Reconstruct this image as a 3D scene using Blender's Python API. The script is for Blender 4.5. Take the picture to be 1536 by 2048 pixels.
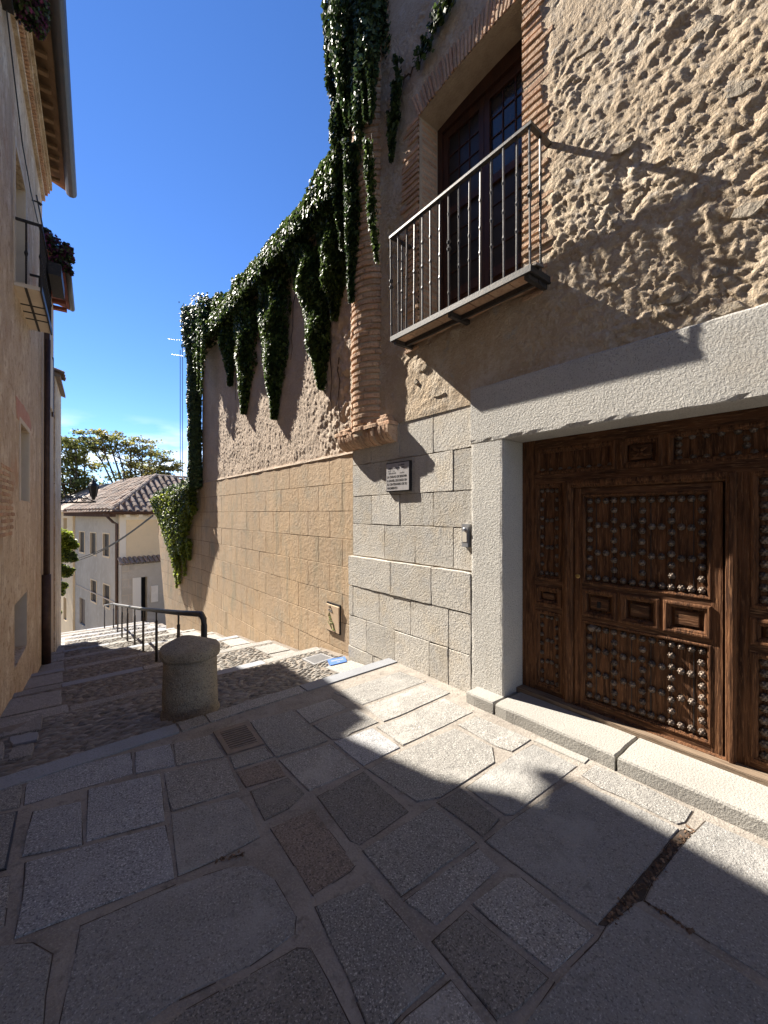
import bpy, math, random
import numpy as np
from mathutils import Vector, noise
R = math.radians
random.seed(7)
RNG = np.random.default_rng(11)
for o in list(bpy.data.objects):
    bpy.data.objects.remove(o)
SC = bpy.context.scene
COL = SC.collection

# ------------------------------------------------------------ camera, sky, sun, exposure
# world axes: Y runs down the street along the stone house, X across it towards the house,
# Z up; the eye is at the origin, the paving about 1.7 m below it
FPX, HX, HY, TH = 828.0, 768.0, 1026.0, R(38.68)
S_, C_ = math.sin(TH), math.cos(TH)
cam = bpy.data.cameras.new("camera")
cam.sensor_fit = 'VERTICAL'
cam.sensor_height = 24.0
cam.lens = 24.0 * FPX / 2048.0
cam.shift_y = 2.0 / 2048.0
cam.clip_start = 0.05
cam.clip_end = 3000
camo = bpy.data.objects.new("camera", cam)
camo.rotation_euler = (R(90), 0, -TH)
COL.objects.link(camo)
SC.camera = camo

SUN = Vector((0.247, -1.0, -0.905)).normalized()      # the way the light travels
ELEV = math.asin(-SUN.z)
AZ = math.atan2(-SUN.x, -SUN.y)                        # clockwise from +Y
world = bpy.data.worlds.new("World")
SC.world = world
world.use_nodes = True
wn, wl = world.node_tree.nodes, world.node_tree.links
wn.clear()
sky = wn.new("ShaderNodeTexSky")
sky.sky_type = 'NISHITA'
sky.sun_disc = False
sky.sun_elevation = ELEV
sky.sun_rotation = AZ
sky.altitude = 1000
sky.air_density = 0.82
sky.dust_density = 0.0
sky.ozone_density = 4.0
# a few thin clouds lying low over the horizon, the same all the way round
tc = wn.new("ShaderNodeTexCoord")
sep = wn.new("ShaderNodeSeparateXYZ")
wl.new(tc.outputs['Generated'], sep.inputs[0])
mp = wn.new("ShaderNodeMapping")
mp.inputs['Scale'].default_value = (1, 1, 3.2)
wl.new(tc.outputs['Generated'], mp.inputs[0])
cn = wn.new("ShaderNodeTexNoise")
cn.inputs['Scale'].default_value = 8.0
cn.inputs['Detail'].default_value = 9
wl.new(mp.outputs[0], cn.inputs['Vector'])
cr = wn.new("ShaderNodeMapRange")
cr.inputs[1].default_value, cr.inputs[2].default_value = 0.44, 0.62
wl.new(cn.outputs['Fac'], cr.inputs[0])
lo = wn.new("ShaderNodeMapRange")
lo.inputs[1].default_value, lo.inputs[2].default_value = 0.20, 0.08
wl.new(sep.outputs['Z'], lo.inputs[0])
mu = wn.new("ShaderNodeMath"); mu.operation = 'MULTIPLY'
wl.new(cr.outputs[0], mu.inputs[0]); wl.new(lo.outputs[0], mu.inputs[1])
cm = wn.new("ShaderNodeMix"); cm.data_type = 'RGBA'
cm.inputs[7].default_value = (7.5, 7.8, 8.2, 1)
wl.new(mu.outputs[0], cm.inputs[0]); wl.new(sky.outputs[0], cm.inputs[6])
bg = wn.new("ShaderNodeBackground")
bg.inputs['Strength'].default_value = 0.062
hs = wn.new('ShaderNodeHueSaturation'); hs.inputs['Saturation'].default_value = 1.16; hs.inputs['Hue'].default_value = 0.508
wl.new(sky.outputs[0], hs.inputs['Color']); wl.new(hs.outputs[0], cm.inputs[6])
wl.new(cm.outputs[2], bg.inputs[0])
wo = wn.new("ShaderNodeOutputWorld")
wl.new(bg.outputs[0], wo.inputs[0])

sl = bpy.data.lights.new("sun", 'SUN')
sl.energy = 4.6
sl.angle = R(0.53)
sl.color = (1.0, 0.93, 0.82)
so = bpy.data.objects.new("sun", sl)
so.rotation_euler = SUN.to_track_quat('-Z', 'Y').to_euler()
so.location = (-4, 12, 14)
COL.objects.link(so)
vs = SC.view_settings
vs.view_transform = 'Standard'
vs.look = 'None'
vs.exposure = 1.9
vs.gamma = 1.0
SC.cycles.use_denoising = True
SC.cycles.max_bounces = 8
SC.cycles.diffuse_bounces = 6

# ------------------------------------------------------------ sight lines
def ray(px, py):
    a = (px - HX) / FPX
    return S_ + C_ * a, C_ - S_ * a, (HY - py) / FPX
def onX(px, py, X):
    r = ray(px, py); t = X / r[0]
    return X, r[1] * t, r[2] * t
def wY(px, X=3.2):
    return onX(px, HY, X)[1]
def wz(px, py, X=3.2):
    return onX(px, py, X)[2]
LA, LB = -0.858, 0.0665                                # left house front: X = LA + LB*Y
def XL(y): return LA + LB * y
def onL(px, py, off=0.0):
    r = ray(px, py); t = (LA + off) / (r[0] - LB * r[1])
    return r[0] * t, r[1] * t, r[2] * t
def sm(x): x = min(1.0, max(0.0, x)); return x * x * (3 - 2 * x)
PER = 1.78
def Y0(x): return 3.55 + 0.3 * (x + 0.4) / 3.6
def zg(x, y):
    base = -1.75 + 0.02 * (3.2 - x)
    s = y - Y0(x)
    if s < 0: return base
    k = int(s / PER); f = s / PER - k
    if k > 9:
        return base - 0.32 * 10 - 0.42 * (s - 10 * PER)
    top = base - 0.32 * k - ((0.05 + 0.12 * sm((x - 0.8) / 1.8)) if k == 0 else 0.17)
    end = base - 0.32 * (k + 1)
    return top + (end - top) * f
def onG(px, py, fn=zg):
    r = ray(px, py); t, dt = 0.4, 0.03
    while t < 60 and r[2] * t > fn(r[0] * t, r[1] * t): t += dt
    a, b = t - dt, t
    for _ in range(30):
        m = (a + b) / 2
        if r[2] * m > fn(r[0] * m, r[1] * m): a = m
        else: b = m
    return r[0] * b, r[1] * b, r[2] * b
def flatz(x, y): return -1.75 + 0.02 * (3.2 - x)

# ------------------------------------------------------------ mesh helpers
class MB:
    def __init__(s): s.v, s.f = [], []
    def add(s, vs, fs):
        n = len(s.v); s.v += [tuple(p) for p in vs]; s.f += [tuple(i + n for i in f) for f in fs]; return s
    def box(s, x0, x1, y0, y1, z0, z1):
        return s.add([(x0,y0,z0),(x1,y0,z0),(x1,y1,z0),(x0,y1,z0),(x0,y0,z1),(x1,y0,z1),(x1,y1,z1),(x0,y1,z1)],
                     [(0,3,2,1),(4,5,6,7),(0,1,5,4),(1,2,6,5),(2,3,7,6),(3,0,4,7)])
    def hexa(s, b, t):            # bottom and top quads
        return s.add(list(b) + list(t), [(0,3,2,1),(4,5,6,7),(0,1,5,4),(1,2,6,5),(2,3,7,6),(3,0,4,7)])
    def fbox(s, fn, u0, u1, v0, v1, h0, h1):   # box in a wall frame fn(u,v,h)
        return s.hexa([fn(u0,v0,h0),fn(u1,v0,h0),fn(u1,v1,h0),fn(u0,v1,h0)],
                      [fn(u0,v0,h1),fn(u1,v0,h1),fn(u1,v1,h1),fn(u0,v1,h1)])
    def tube(s, pts, r, n=8, cap=True):
        pts = [Vector(p) for p in pts]; rr = r if isinstance(r, (list, tuple)) else [r] * len(pts)
        rings = []
        for i, p in enumerate(pts):
            d = (pts[min(i+1, len(pts)-1)] - pts[max(i-1, 0)]).normalized()
            up = Vector((0,0,1)) if abs(d.z) < 0.9 else Vector((1,0,0))
            a = d.cross(up).normalized(); b = a.cross(d)
            rings.append([p + (a * math.cos(6.28318*k/n) + b * math.sin(6.28318*k/n)) * rr[i] for k in range(n)])
        base = len(s.v)
        for rg in rings: s.v += [tuple(q) for q in rg]
        for i in range(len(rings) - 1):
            for k in range(n):
                s.f.append((base+i*n+k, base+i*n+(k+1)%n, base+(i+1)*n+(k+1)%n, base+(i+1)*n+k))
        if cap:
            s.f.append(tuple(base + k for k in range(n))[::-1]); s.f.append(tuple(base+(len(rings)-1)*n+k for k in range(n)))
        return s
    def lathe(s, c, prof, n=16, cap=True):       # prof: list of (r, z)
        base = len(s.v)
        for r, z in prof:
            for k in range(n):
                a = 6.283185 * k / n; s.v.append((c[0] + r*math.cos(a), c[1] + r*math.sin(a), c[2] + z))
        for i in range(len(prof) - 1):
            for k in range(n):
                s.f.append((base+i*n+k, base+i*n+(k+1)%n, base+(i+1)*n+(k+1)%n, base+(i+1)*n+k))
        if cap:
            s.f.append(tuple(base+k for k in range(n))[::-1]); s.f.append(tuple(base+(len(prof)-1)*n+k for k in range(n)))
        return s
    def build(s, name, m, parent=None, smooth=False):
        me = bpy.data.meshes.new(name); me.from_pydata(s.v, [], s.f)
        return link(name, me, m, parent, smooth)
def link(name, me, m, parent=None, smooth=False):
    if m is not None and not me.materials: me.materials.append(m)
    if smooth: me.polygons.foreach_set("use_smooth", [True] * len(me.polygons))
    o = bpy.data.objects.new(name, me); COL.objects.link(o)
    if parent is not None: set_parent(o, parent)
    return o
def set_parent(o, p):
    o.parent = p
    o.matrix_parent_inverse = p.matrix_basis.inverted()
def thing(name, label, cat, loc=(0,0,0), group=None):
    o = bpy.data.objects.new(name, None); o.empty_display_size = 0.2
    o.location = loc; COL.objects.link(o); return tag(o, label, cat, group)
def tag(o, label=None, cat=None, group=None, kind=None):
    for k, v in (('label', label), ('category', cat), ('group', group), ('kind', kind)):
        if v: o[k] = v
    return o
def npmesh(name, V, F, k, m, parent=None, smooth=False):
    me = bpy.data.meshes.new(name); V = np.asarray(V, np.float32); F = np.asarray(F, np.int32)
    me.vertices.add(len(V)); me.vertices.foreach_set("co", V.ravel())
    me.loops.add(F.size); me.loops.foreach_set("vertex_index", F.ravel())
    me.polygons.add(len(F)); me.polygons.foreach_set("loop_start", np.arange(0, F.size, k, dtype=np.int32))
    me.update(calc_edges=True)
    return link(name, me, m, parent, smooth)
def ccw(p):
    return p if sum(p[i][0]*p[(i+1)%len(p)][1] - p[(i+1)%len(p)][0]*p[i][1] for i in range(len(p))) > 0 else p[::-1]
def inset(p, d):
    out, n = [], len(p)
    for i in range(n):
        a, b, c = Vector(p[i-1]), Vector(p[i]), Vector(p[(i+1) % n])
        e1, e2 = (b-a), (c-b)
        if e1.length < 1e-6 or e2.length < 1e-6: out.append(tuple(b)); continue
        n1 = Vector((-e1.y, e1.x)).normalized(); n2 = Vector((-e2.y, e2.x)).normalized()
        m = n1 + n2; L = max(0.35, m.length_squared / 2)
        out.append(tuple(b + m / 2 * (d / L)))
    return out
def piece(name, poly, fn, thick, m, parent=None, gap=0.006, cham=0.006, seg=0.15, jit=0.003, crown=0.0, bulge=0.0):
    """a stone with chamfered, slightly broken edges: poly in (u,v), fn(u,v,h)"""
    p = inset(ccw([tuple(q[:2]) for q in poly]), gap)
    q = []
    for i in range(len(p)):
        a, b = Vector(p[i]), Vector(p[(i+1) % len(p)]); L = (b-a).length; n = max(1, min(8, int(L / seg)))
        d = (b-a).normalized() if L > 0 else Vector((1,0)); nn = Vector((-d.y, d.x))
        for k in range(n):
            c = a + (b-a) * (k / n)
            c += nn * random.uniform(-0.4, 1) * jit + d * random.uniform(-jit, jit)
            if k == 0: c += (nn * 0.5 + d * 0.5) * jit * random.uniform(0, 2.5)
            q.append(tuple(c))
    qi = inset(q, cham); n = len(q)
    tilt = [random.uniform(-crown, crown) for _ in range(3)]
    cx = sum(c[0] for c in q) / n; cy = sum(c[1] for c in q) / n
    def hh(u, v): return tilt[0] + tilt[1] * (u-cx) * 2 + tilt[2] * (v-cy) * 2
    v = [fn(a, b, hh(a,b) + bulge) for a, b in qi] + [fn(a, b, hh(a,b) - cham) for a, b in q] + [fn(a, b, -thick) for a, b in q]
    f = [tuple(range(n))]
    for i in range(n):
        j = (i+1) % n
        f += [(i, i+n, j+n, j), (i+n, i+2*n, j+2*n, j+n)]
    return MB().add(v, f).build(name, m, parent)
def holed(fn, u0, u1, v0, v1, holes, h=0.0, depth=0.2):
    """wall face with rectangular openings and their reveals"""
    us = sorted({u0, u1, *[x for q in holes for x in q[:2]]}); vs_ = sorted({v0, v1, *[x for q in holes for x in q[2:4]]})
    b = MB()
    for i in range(len(us)-1):
        for j in range(len(vs_)-1):
            cu, cv = (us[i]+us[i+1])/2, (vs_[j]+vs_[j+1])/2
            if any(q[0] < cu < q[1] and q[2] < cv < q[3] for q in holes): continue
            b.add([fn(us[i],vs_[j],h), fn(us[i+1],vs_[j],h), fn(us[i+1],vs_[j+1],h), fn(us[i],vs_[j+1],h)], [(0,1,2,3)])
    for q in holes:
        d = q[4] if len(q) > 4 else depth
        a0, a1, c0, c1 = q[:4]
        P = [(a0,c0),(a1,c0),(a1,c1),(a0,c1)]
        for i in range(4):
            p, r = P[i], P[(i+1)%4]
            b.add([fn(p[0],p[1],h), fn(r[0],r[1],h), fn(r[0],r[1],h-d), fn(p[0],p[1],h-d)], [(0,1,2,3)])
    return b
def leaf_cloud(name, P, N, size, m, parent=None, droop=0.75, spread=0.55, kind='stuff'):
    P = np.asarray(P, float); n = len(P)
    N = np.asarray(N, float) + RNG.normal(0, spread, (n, 3)); N /= np.linalg.norm(N, axis=1)[:, None] + 1e-9
    D = RNG.normal(0, 0.5, (n, 3)); D[:, 2] -= droop
    D -= N * (D * N).sum(1)[:, None]; D /= np.linalg.norm(D, axis=1)[:, None] + 1e-9
    W = np.cross(N, D); s = (size * RNG.uniform(0.6, 1.25, n))[:, None]
    B = P - D * s * 0.4
    L_ = B + D*s*0.36 + W*s*0.46 - N*s*0.10; Rr = B + D*s*0.36 - W*s*0.46 - N*s*0.10; T = B + D*s
    V = np.stack([B, Rr, T, L_], 1).reshape(-1, 3)
    i = np.arange(n)[:, None] * 4
    F = np.concatenate([i + np.array([[0,1,2]]), i + np.array([[0,2,3]])], 0)
    o = npmesh(name, V, F, 3, m, parent)
    if kind: o['kind'] = kind
    return o

# ------------------------------------------------------------ materials
def mk(name, base, layers=(), rough=0.85, bumps=(), rnd=0.0, island=0.0, spec=0.3, stretch=None, metal=0.0, tint=None, sub=None):
    m = bpy.data.materials.new(name); m.use_nodes = True
    nt = m.node_tree; N, L = nt.nodes, nt.links
    b = N['Principled BSDF']
    b.inputs['Roughness'].default_value = rough; b.inputs['Specular IOR Level'].default_value = spec; b.inputs['Metallic'].default_value = metal
    g = N.new("ShaderNodeNewGeometry"); vec = g.outputs['Position']
    oi = N.new("ShaderNodeObjectInfo")
    if stretch:
        mpn = N.new("ShaderNodeMapping"); mpn.inputs['Scale'].default_value = stretch; L.new(vec, mpn.inputs[0]); vec = mpn.outputs[0]
    rgb = N.new("ShaderNodeRGB"); rgb.outputs[0].default_value = (*base, 1); cur = rgb.outputs[0]
    def mix(fac, col, c2, mode='MIX'):
        x = N.new("ShaderNodeMix"); x.data_type = 'RGBA'; x.blend_type = mode
        L.new(fac, x.inputs[0]); L.new(col, x.inputs[6])
        if isinstance(c2, tuple): x.inputs[7].default_value = (*c2, 1)
        else: L.new(c2, x.inputs[7])
        return x.outputs[2]
    def nz(scale, detail=4, off=None):
        t = N.new("ShaderNodeTexNoise"); t.inputs['Scale'].default_value = scale; t.inputs['Detail'].default_value = detail
        t.inputs['Roughness'].default_value = 0.6
        L.new(vec if off is None else off, t.inputs['Vector']); return t.outputs['Fac']
    def rng(sock, lo, hi, a=0.0, bb=1.0):
        r = N.new("ShaderNodeMapRange"); r.inputs[1].default_value, r.inputs[2].default_value = lo, hi
        r.inputs[3].default_value, r.inputs[4].default_value = a, bb; L.new(sock, r.inputs[0]); return r.outputs[0]
    if tint:                       # second colour picked piece by piece
        src = g.outputs['Random Per Island'] if island else oi.outputs['Random']
        cur = mix(rng(src, 0, 1), cur, tint)
    for sc, col, lo_, hi_, *st_ in layers:
        off = None
        if st_:                    # runs and streaks: noise drawn out along one axis
            mq = N.new("ShaderNodeMapping"); mq.inputs['Scale'].default_value = st_[0]; L.new(g.outputs['Position'], mq.inputs[0]); off = mq.outputs[0]
        cur = mix(rng(nz(sc, 6, off), lo_, hi_), cur, col)
    if rnd or island:
        src = g.outputs['Random Per Island'] if island else oi.outputs['Random']
        wnn = N.new("ShaderNodeTexWhiteNoise"); wnn.noise_dimensions = '1D'; L.new(src, wnn.inputs['W'])
        v = N.new("ShaderNodeHueSaturation"); L.new(cur, v.inputs['Color'])
        a = rnd or island
        L.new(rng(wnn.outputs['Value'], 0, 1, 1 - a, 1 + a), v.inputs['Value']); cur = v.outputs[0]
    L.new(cur, b.inputs['Base Color'])
    nrm = None
    for sc, st, dist in bumps:
        bp = N.new("ShaderNodeBump"); bp.inputs['Strength'].default_value = st; bp.inputs['Distance'].default_value = dist
        L.new(nz(sc, 5), bp.inputs['Height'])
        if nrm is not None: L.new(nrm, bp.inputs['Normal'])
        nrm = bp.outputs[0]
    if nrm is not None: L.new(nrm, b.inputs['Normal'])
    if sub:
        tr = N.new("ShaderNodeBsdfTranslucent"); L.new(cur, tr.inputs[0])
        ms = N.new("ShaderNodeMixShader"); ms.inputs[0].default_value = sub
        L.new(b.outputs[0], ms.inputs[1]); L.new(tr.outputs[0], ms.inputs[2]); L.new(ms.outputs[0], N['Material Output'].inputs[0])
    return m
MAT = {}
def paver(nm, base, dark, lite, tint, rnd, sp=1.0):
    return mk(nm, base, [(0.9,tuple(c*.80 for c in base),.42,.60),(5,tuple(c*.88 for c in base),.45,.65),(105,dark,.55-.05*sp,.64),(125,lite,.59-.05*sp,.67),(16,tuple(c*.62 for c in base),.60,.72),(2.6,tuple(c*1.18 for c in base),.55,.72)], 0.82, [(105,.9,.010),(14,.5,.025),(5,.4,.04)], rnd=rnd, tint=tint)
MAT['pave'] = paver('paving_granite', (0.294,0.280,0.258), (0.097,0.091,0.085), (0.593,0.570,0.524), (0.274,0.264,0.251), .12)
MAT['paveblue'] = paver('paving_granite_bluish', (0.325,0.325,0.331), (0.103,0.103,0.108), (0.616,0.616,0.616), (0.296,0.296,0.302), .08)
MAT['pavedark'] = paver('paving_granite_dark', (0.217,0.199,0.177), (0.068,0.063,0.057), (0.388,0.365,0.325), (0.199,0.182,0.165), .08)
MAT['pavebrown'] = paver('paving_granite_brown', (0.234,0.188,0.154), (0.074,0.060,0.051), (0.388,0.319,0.268), (0.228,0.182,0.148), .05)
MAT['pavesmooth'] = paver('paving_granite_worn', (0.268,0.260,0.245), (0.137,0.131,0.125), (0.433,0.422,0.399), (0.257,0.245,0.234), .06, .6)
MAT['bluegranite'] = mk('grey_blue_granite', (0.27,0.28,0.30), [(110,(0.15,0.155,0.17),.5,.62),(2,(0.22,0.225,0.24),.4,.7)], 0.75, [(80,.4,.008)], rnd=.12)
MAT['mortar'] = mk('paving_mortar', (0.28,0.252,0.22), [(4,(0.20,0.175,0.15),.4,.65),(110,(0.33,0.30,0.26),.5,.7),(18,(0.17,0.15,0.13),.56,.7)], 0.95, [(60,.8,.012),(12,.5,.02)])
MAT['cobbed'] = mk('cobble_bed', (0.20,0.17,0.14), [(3,(0.145,0.12,0.10),.4,.6),(50,(0.27,0.24,0.205),.5,.7)], 0.95, [(35,.8,.02)])
MAT['cobble'] = mk('cobble_stone', (0.26,0.245,0.22), [(40,(0.18,0.165,0.15),.45,.65)], 0.7, [(60,.3,.006)], island=.28, tint=(0.20,0.18,0.155))
MAT['cobble1'] = mk('cobble_stone_single', (0.27,0.255,0.23), [(40,(0.19,0.175,0.16),.45,.65)], 0.65, [(60,.3,.006)], rnd=.28, tint=(0.20,0.18,0.155))
MAT['ashlar'] = mk('wall_granite', (0.52,0.485,0.43), [(2.2,(0.51,0.445,0.355),.47,.68),(6,(0.44,0.42,0.39),.48,.7),(85,(0.27,0.25,0.225),.53,.66),(22,(0.40,0.37,0.325),.58,.74),(5,(0.40,0.365,0.31),.56,.72,(1,1,.16)),(1.5,(0.36,0.32,0.26),.62,.74)], 0.88, [(48,1.0,.022),(110,1.0,.009),(10,.3,.03)], rnd=.13)
MAT['lintel'] = mk('door_granite', (0.54,0.515,0.47), [(1.6,(0.47,0.45,0.415),.4,.7),(95,(0.27,0.255,0.235),.53,.66),(20,(0.44,0.42,0.385),.58,.74),(0.8,(0.46,0.41,0.34),.6,.75),(4,(0.43,0.40,0.355),.56,.72,(1,1,.12))], 0.88, [(60,1.0,.016),(140,1.0,.007)], rnd=.05)
MAT['stepstone'] = mk('step_granite', (0.33,0.315,0.285), [(2,(0.28,0.265,0.24),.4,.7),(150,(0.16,0.15,0.14),.55,.66)], 0.85, [(80,.9,.008)], rnd=.06)
MAT['dirt'] = mk('joint_dirt', (0.055,0.042,0.034), [(20,(0.10,0.075,0.055),.45,.7)], 0.95)
MAT['wallmortar'] = mk('wall_mortar', (0.33,0.27,0.20), [(12,(0.25,0.2,0.15),.4,.7)], 0.95, [(60,.5,.01)])
MAT['tan'] = mk('tan_block', (0.43,0.325,0.225), [(1.1,(0.47,0.335,0.205),.35,.65),(1.9,(0.35,0.295,0.22),.52,.70),(14,(0.37,0.265,0.17),.48,.68),(3.5,(0.49,0.36,0.235),.56,.72),(4.5,(0.315,0.255,0.175),.54,.70,(1,1,.14)),(1.3,(0.30,0.265,0.19),.60,.72,(1,1,.5)),(7,(0.50,0.375,0.25),.60,.72,(1,1,.12))], 0.9, [(22,.5,.02),(70,.35,.006)], rnd=.06)
MAT['tanjoint'] = mk('tan_joint', (0.17,0.10,0.055), [], 0.95)
MAT['render'] = mk('roughcast_render', (0.47,0.37,0.285), [(2,(0.39,0.31,0.24),.4,.65),(30,(0.53,0.43,0.335),.5,.7)], 0.95, [(60,.8,.015)])
MAT['rubble'] = mk('rubble_wall', (0.49,0.395,0.285), [(1.3,(0.42,0.325,0.225),.4,.62),(3.0,(0.53,0.46,0.37),.5,.68),(5.5,(0.38,0.35,0.31),.6,.70),(16,(0.40,0.31,0.215),.48,.68),(60,(0.55,0.475,0.375),.56,.7),(2.2,(0.36,0.26,0.175),.62,.74)], 0.95, [(38,1.0,.022),(105,.8,.008)])
MAT['brick'] = mk('old_brick', (0.46,0.27,0.165), [(9,(0.50,0.35,0.235),.42,.66),(40,(0.30,0.17,0.11),.5,.7)], 0.92, [(45,.8,.015)], rnd=.2, tint=(0.44,0.30,0.20))
MAT['brickmortar'] = mk('brick_mortar', (0.42,0.34,0.25), [(8,(0.34,0.27,0.2),.4,.66)], 0.95, [(40,.8,.015)])
MAT['wood'] = mk('door_oak', (0.125,0.056,0.026), [(2.5,(0.042,0.019,0.010),.42,.62),(9,(0.24,0.12,0.058),.54,.7),(0.5,(0.17,0.11,0.07),.62,.76)], 0.75, [(5,.6,.016)], stretch=(14,14,1.1), spec=.14)
MAT['woodh'] = mk('door_oak_rails', (0.115,0.052,0.025), [(2.5,(0.042,0.020,0.011),.42,.62),(9,(0.235,0.13,0.068),.54,.7)], 0.75, [(5,.6,.016)], stretch=(14,1.1,14), spec=.14)
MAT['sill'] = mk('weathered_sill', (0.22,0.16,0.11), [(5,(0.11,0.075,0.05),.42,.66)], 0.85, [(6,.6,.02)], stretch=(16,1.0,16))
MAT['winwood'] = mk('window_wood', (0.05,0.02,0.013), [(4,(0.028,0.013,0.009),.42,.66)], 0.5, [(6,.2,.005)], stretch=(10,10,1.2))
MAT['stud'] = mk('iron_stud', (0.15,0.115,0.09), [(60,(0.06,0.045,0.036),.45,.65)], 0.55, [(90,.4,.004)], metal=.45, rnd=.25)
MAT['iron'] = mk('wrought_iron', (0.06,0.058,0.058), [(40,(0.11,0.09,0.075),.5,.72)], 0.5, [(60,.3,.004)], metal=.55, spec=.5)
MAT['black'] = mk('black_paint', (0.022,0.02,0.02), [(30,(0.05,0.042,0.036),.5,.7)], 0.5)
MAT['pipe'] = mk('brown_pipe', (0.05,0.03,0.024), [(8,(0.085,0.05,0.04),.45,.7)], 0.5)
MAT['zinc'] = mk('zinc_gutter', (0.05,0.048,0.052), [(10,(0.075,0.06,0.055),.45,.7)], 0.55, metal=.2)
MAT['void'] = mk('void_shade', (0.012,0.011,0.011), [], 0.9)  # near-black put in for the shade inside holes and openings
MAT['glass'] = mk('window_glass', (0.02,0.02,0.022), [(2,(0.035,0.03,0.03),.4,.7)], 0.10, [(3,.25,.03)], spec=.4)
MAT['glassdull'] = mk('shaded_glass', (0.02,0.018,0.018), [(3,(0.035,0.03,0.028),.4,.7)], 0.3, spec=.22)
MAT['leaf'] = mk('ivy_leaf', (0.042,0.078,0.022), [(1.2,(0.065,0.10,0.026),.45,.65),(0.6,(0.09,0.08,0.03),.62,.72)], 0.52, island=.6, tint=(0.095,0.125,0.03), spec=.32, sub=.33)
MAT['leafdark'] = mk('ivy_leaf_dark', (0.032,0.060,0.024), [(0.8,(0.065,0.07,0.026),.6,.72)], 0.52, island=.55, tint=(0.065,0.092,0.026), spec=.32, sub=.25)
MAT['leaflight'] = mk('sunlit_leaf', (0.16,0.22,0.03), [(2,(0.25,0.28,0.04),.45,.65)], 0.45, island=.4, tint=(0.24,0.27,0.045), spec=.3, sub=.6)  # sunlight put into the colour: paler and yellower than the ivy leaf
MAT['leaftree'] = mk('tree_leaf', (0.14,0.17,0.05), [(0.4,(0.24,0.21,0.06),.45,.62)], 0.5, island=.45, tint=(0.20,0.205,0.065), spec=.3, sub=.55)
MAT['petal'] = mk('petunia', (0.16,0.03,0.10), [], 0.6, island=.5, tint=(0.07,0.04,0.05), sub=.3)
MAT['bark'] = mk('bark', (0.10,0.075,0.055), [(12,(0.06,0.045,0.035),.4,.65)], 0.9, [(25,.6,.02)])
MAT['vine'] = mk('vine_stem', (0.075,0.05,0.033), [], 0.9)
MAT['leftplaster'] = mk('ochre_plaster', (0.66,0.54,0.395), [(0.7,(0.57,0.45,0.32),.42,.58),(2.6,(0.76,0.66,0.52),.50,.62),(1.4,(0.52,0.34,0.22),.58,.68),(9,(0.46,0.33,0.225),.54,.66),(28,(0.40,0.29,0.20),.58,.68),(3,(0.45,0.35,0.25),.54,.68,(1,1,.12)),(5,(0.78,0.69,0.56),.62,.72,(1,1,.3))], 0.93, [(8,1.0,.06),(26,1.0,.035),(70,.6,.01)])
MAT['cream'] = mk('cream_plaster', (0.62,0.55,0.45), [(3,(0.55,0.48,0.39),.4,.65)], 0.92, [(30,.3,.01)])
MAT['pinkplaster'] = mk('faded_red_plaster', (0.46,0.24,0.18), [(6,(0.52,0.33,0.25),.42,.66)], 0.93, [(20,.6,.02)])
MAT['rafter'] = mk('eave_timber', (0.24,0.155,0.09), [(5,(0.17,0.105,0.06),.4,.66)], 0.85)
MAT['redrafter'] = mk('red_eave', (0.23,0.07,0.045), [(5,(0.15,0.05,0.035),.4,.66)], 0.8)
MAT['tile'] = mk('roof_tile', (0.31,0.215,0.155), [(1.5,(0.25,0.21,0.175),.42,.62),(10,(0.19,0.14,0.11),.5,.7)], 0.9, [(20,.5,.02)], island=.3, tint=(0.37,0.275,0.205))
MAT['fargrey'] = mk('far_grey_plaster', (0.36,0.315,0.255), [(0.5,(0.315,0.275,0.22),.4,.62),(3,(0.39,0.345,0.285),.5,.7),(1.2,(0.27,0.24,0.20),.6,.74)], 0.92, [(6,.25,.02)])
MAT['farbeige'] = mk('far_beige_plaster', (0.60,0.47,0.30), [(0.6,(0.55,0.43,0.275),.4,.65),(3,(0.5,0.4,0.27),.56,.72)], 0.92, [(6,.2,.02)])
MAT['fartan'] = mk('far_tan_plaster', (0.47,0.37,0.27), [(0.8,(0.42,0.33,0.24),.4,.65)], 0.92)
MAT['frame'] = mk('window_surround', (0.56,0.51,0.43), [], 0.9)
MAT['marble'] = mk('plaque_marble', (0.36,0.34,0.34), [(8,(0.30,0.285,0.285),.4,.7)], 0.55)
MAT['ink'] = mk('engraved_lettering', (0.03,0.028,0.028), [], 0.7)
MAT['steel'] = mk('brushed_steel', (0.42,0.43,0.45), [(30,(0.34,0.35,0.37),.4,.7)], 0.4, metal=.6)
MAT['blue'] = mk('blue_enamel', (0.055,0.13,0.36), [(20,(0.11,0.20,0.42),.55,.7)], 0.6)
MAT['cover'] = mk('cover_plate', (0.56,0.42,0.29), [(9,(0.50,0.37,0.25),.45,.7)], 0.7)
MAT['green'] = mk('green_scribble', (0.20,0.27,0.07), [], 0.7)
MAT['litter'] = mk('dead_leaf', (0.085,0.048,0.03), [], 0.85, island=.5, tint=(0.17,0.11,0.07))
MAT['ground'] = mk('town_ground', (0.22,0.19,0.15), [(0.2,(0.17,0.16,0.12),.4,.65)], 0.95)
MAT['shutter'] = mk('far_window', (0.05,0.035,0.028), [(3,(0.08,0.06,0.05),.45,.7)], 0.45)
MAT['eaveshade'] = mk('shaded_eave', (0.07,0.04,0.028), [(5,(0.045,0.028,0.02),.4,.66)], 0.95, spec=.05)  # brown timber tone darkened to hold the shadow beneath the eave

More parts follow.
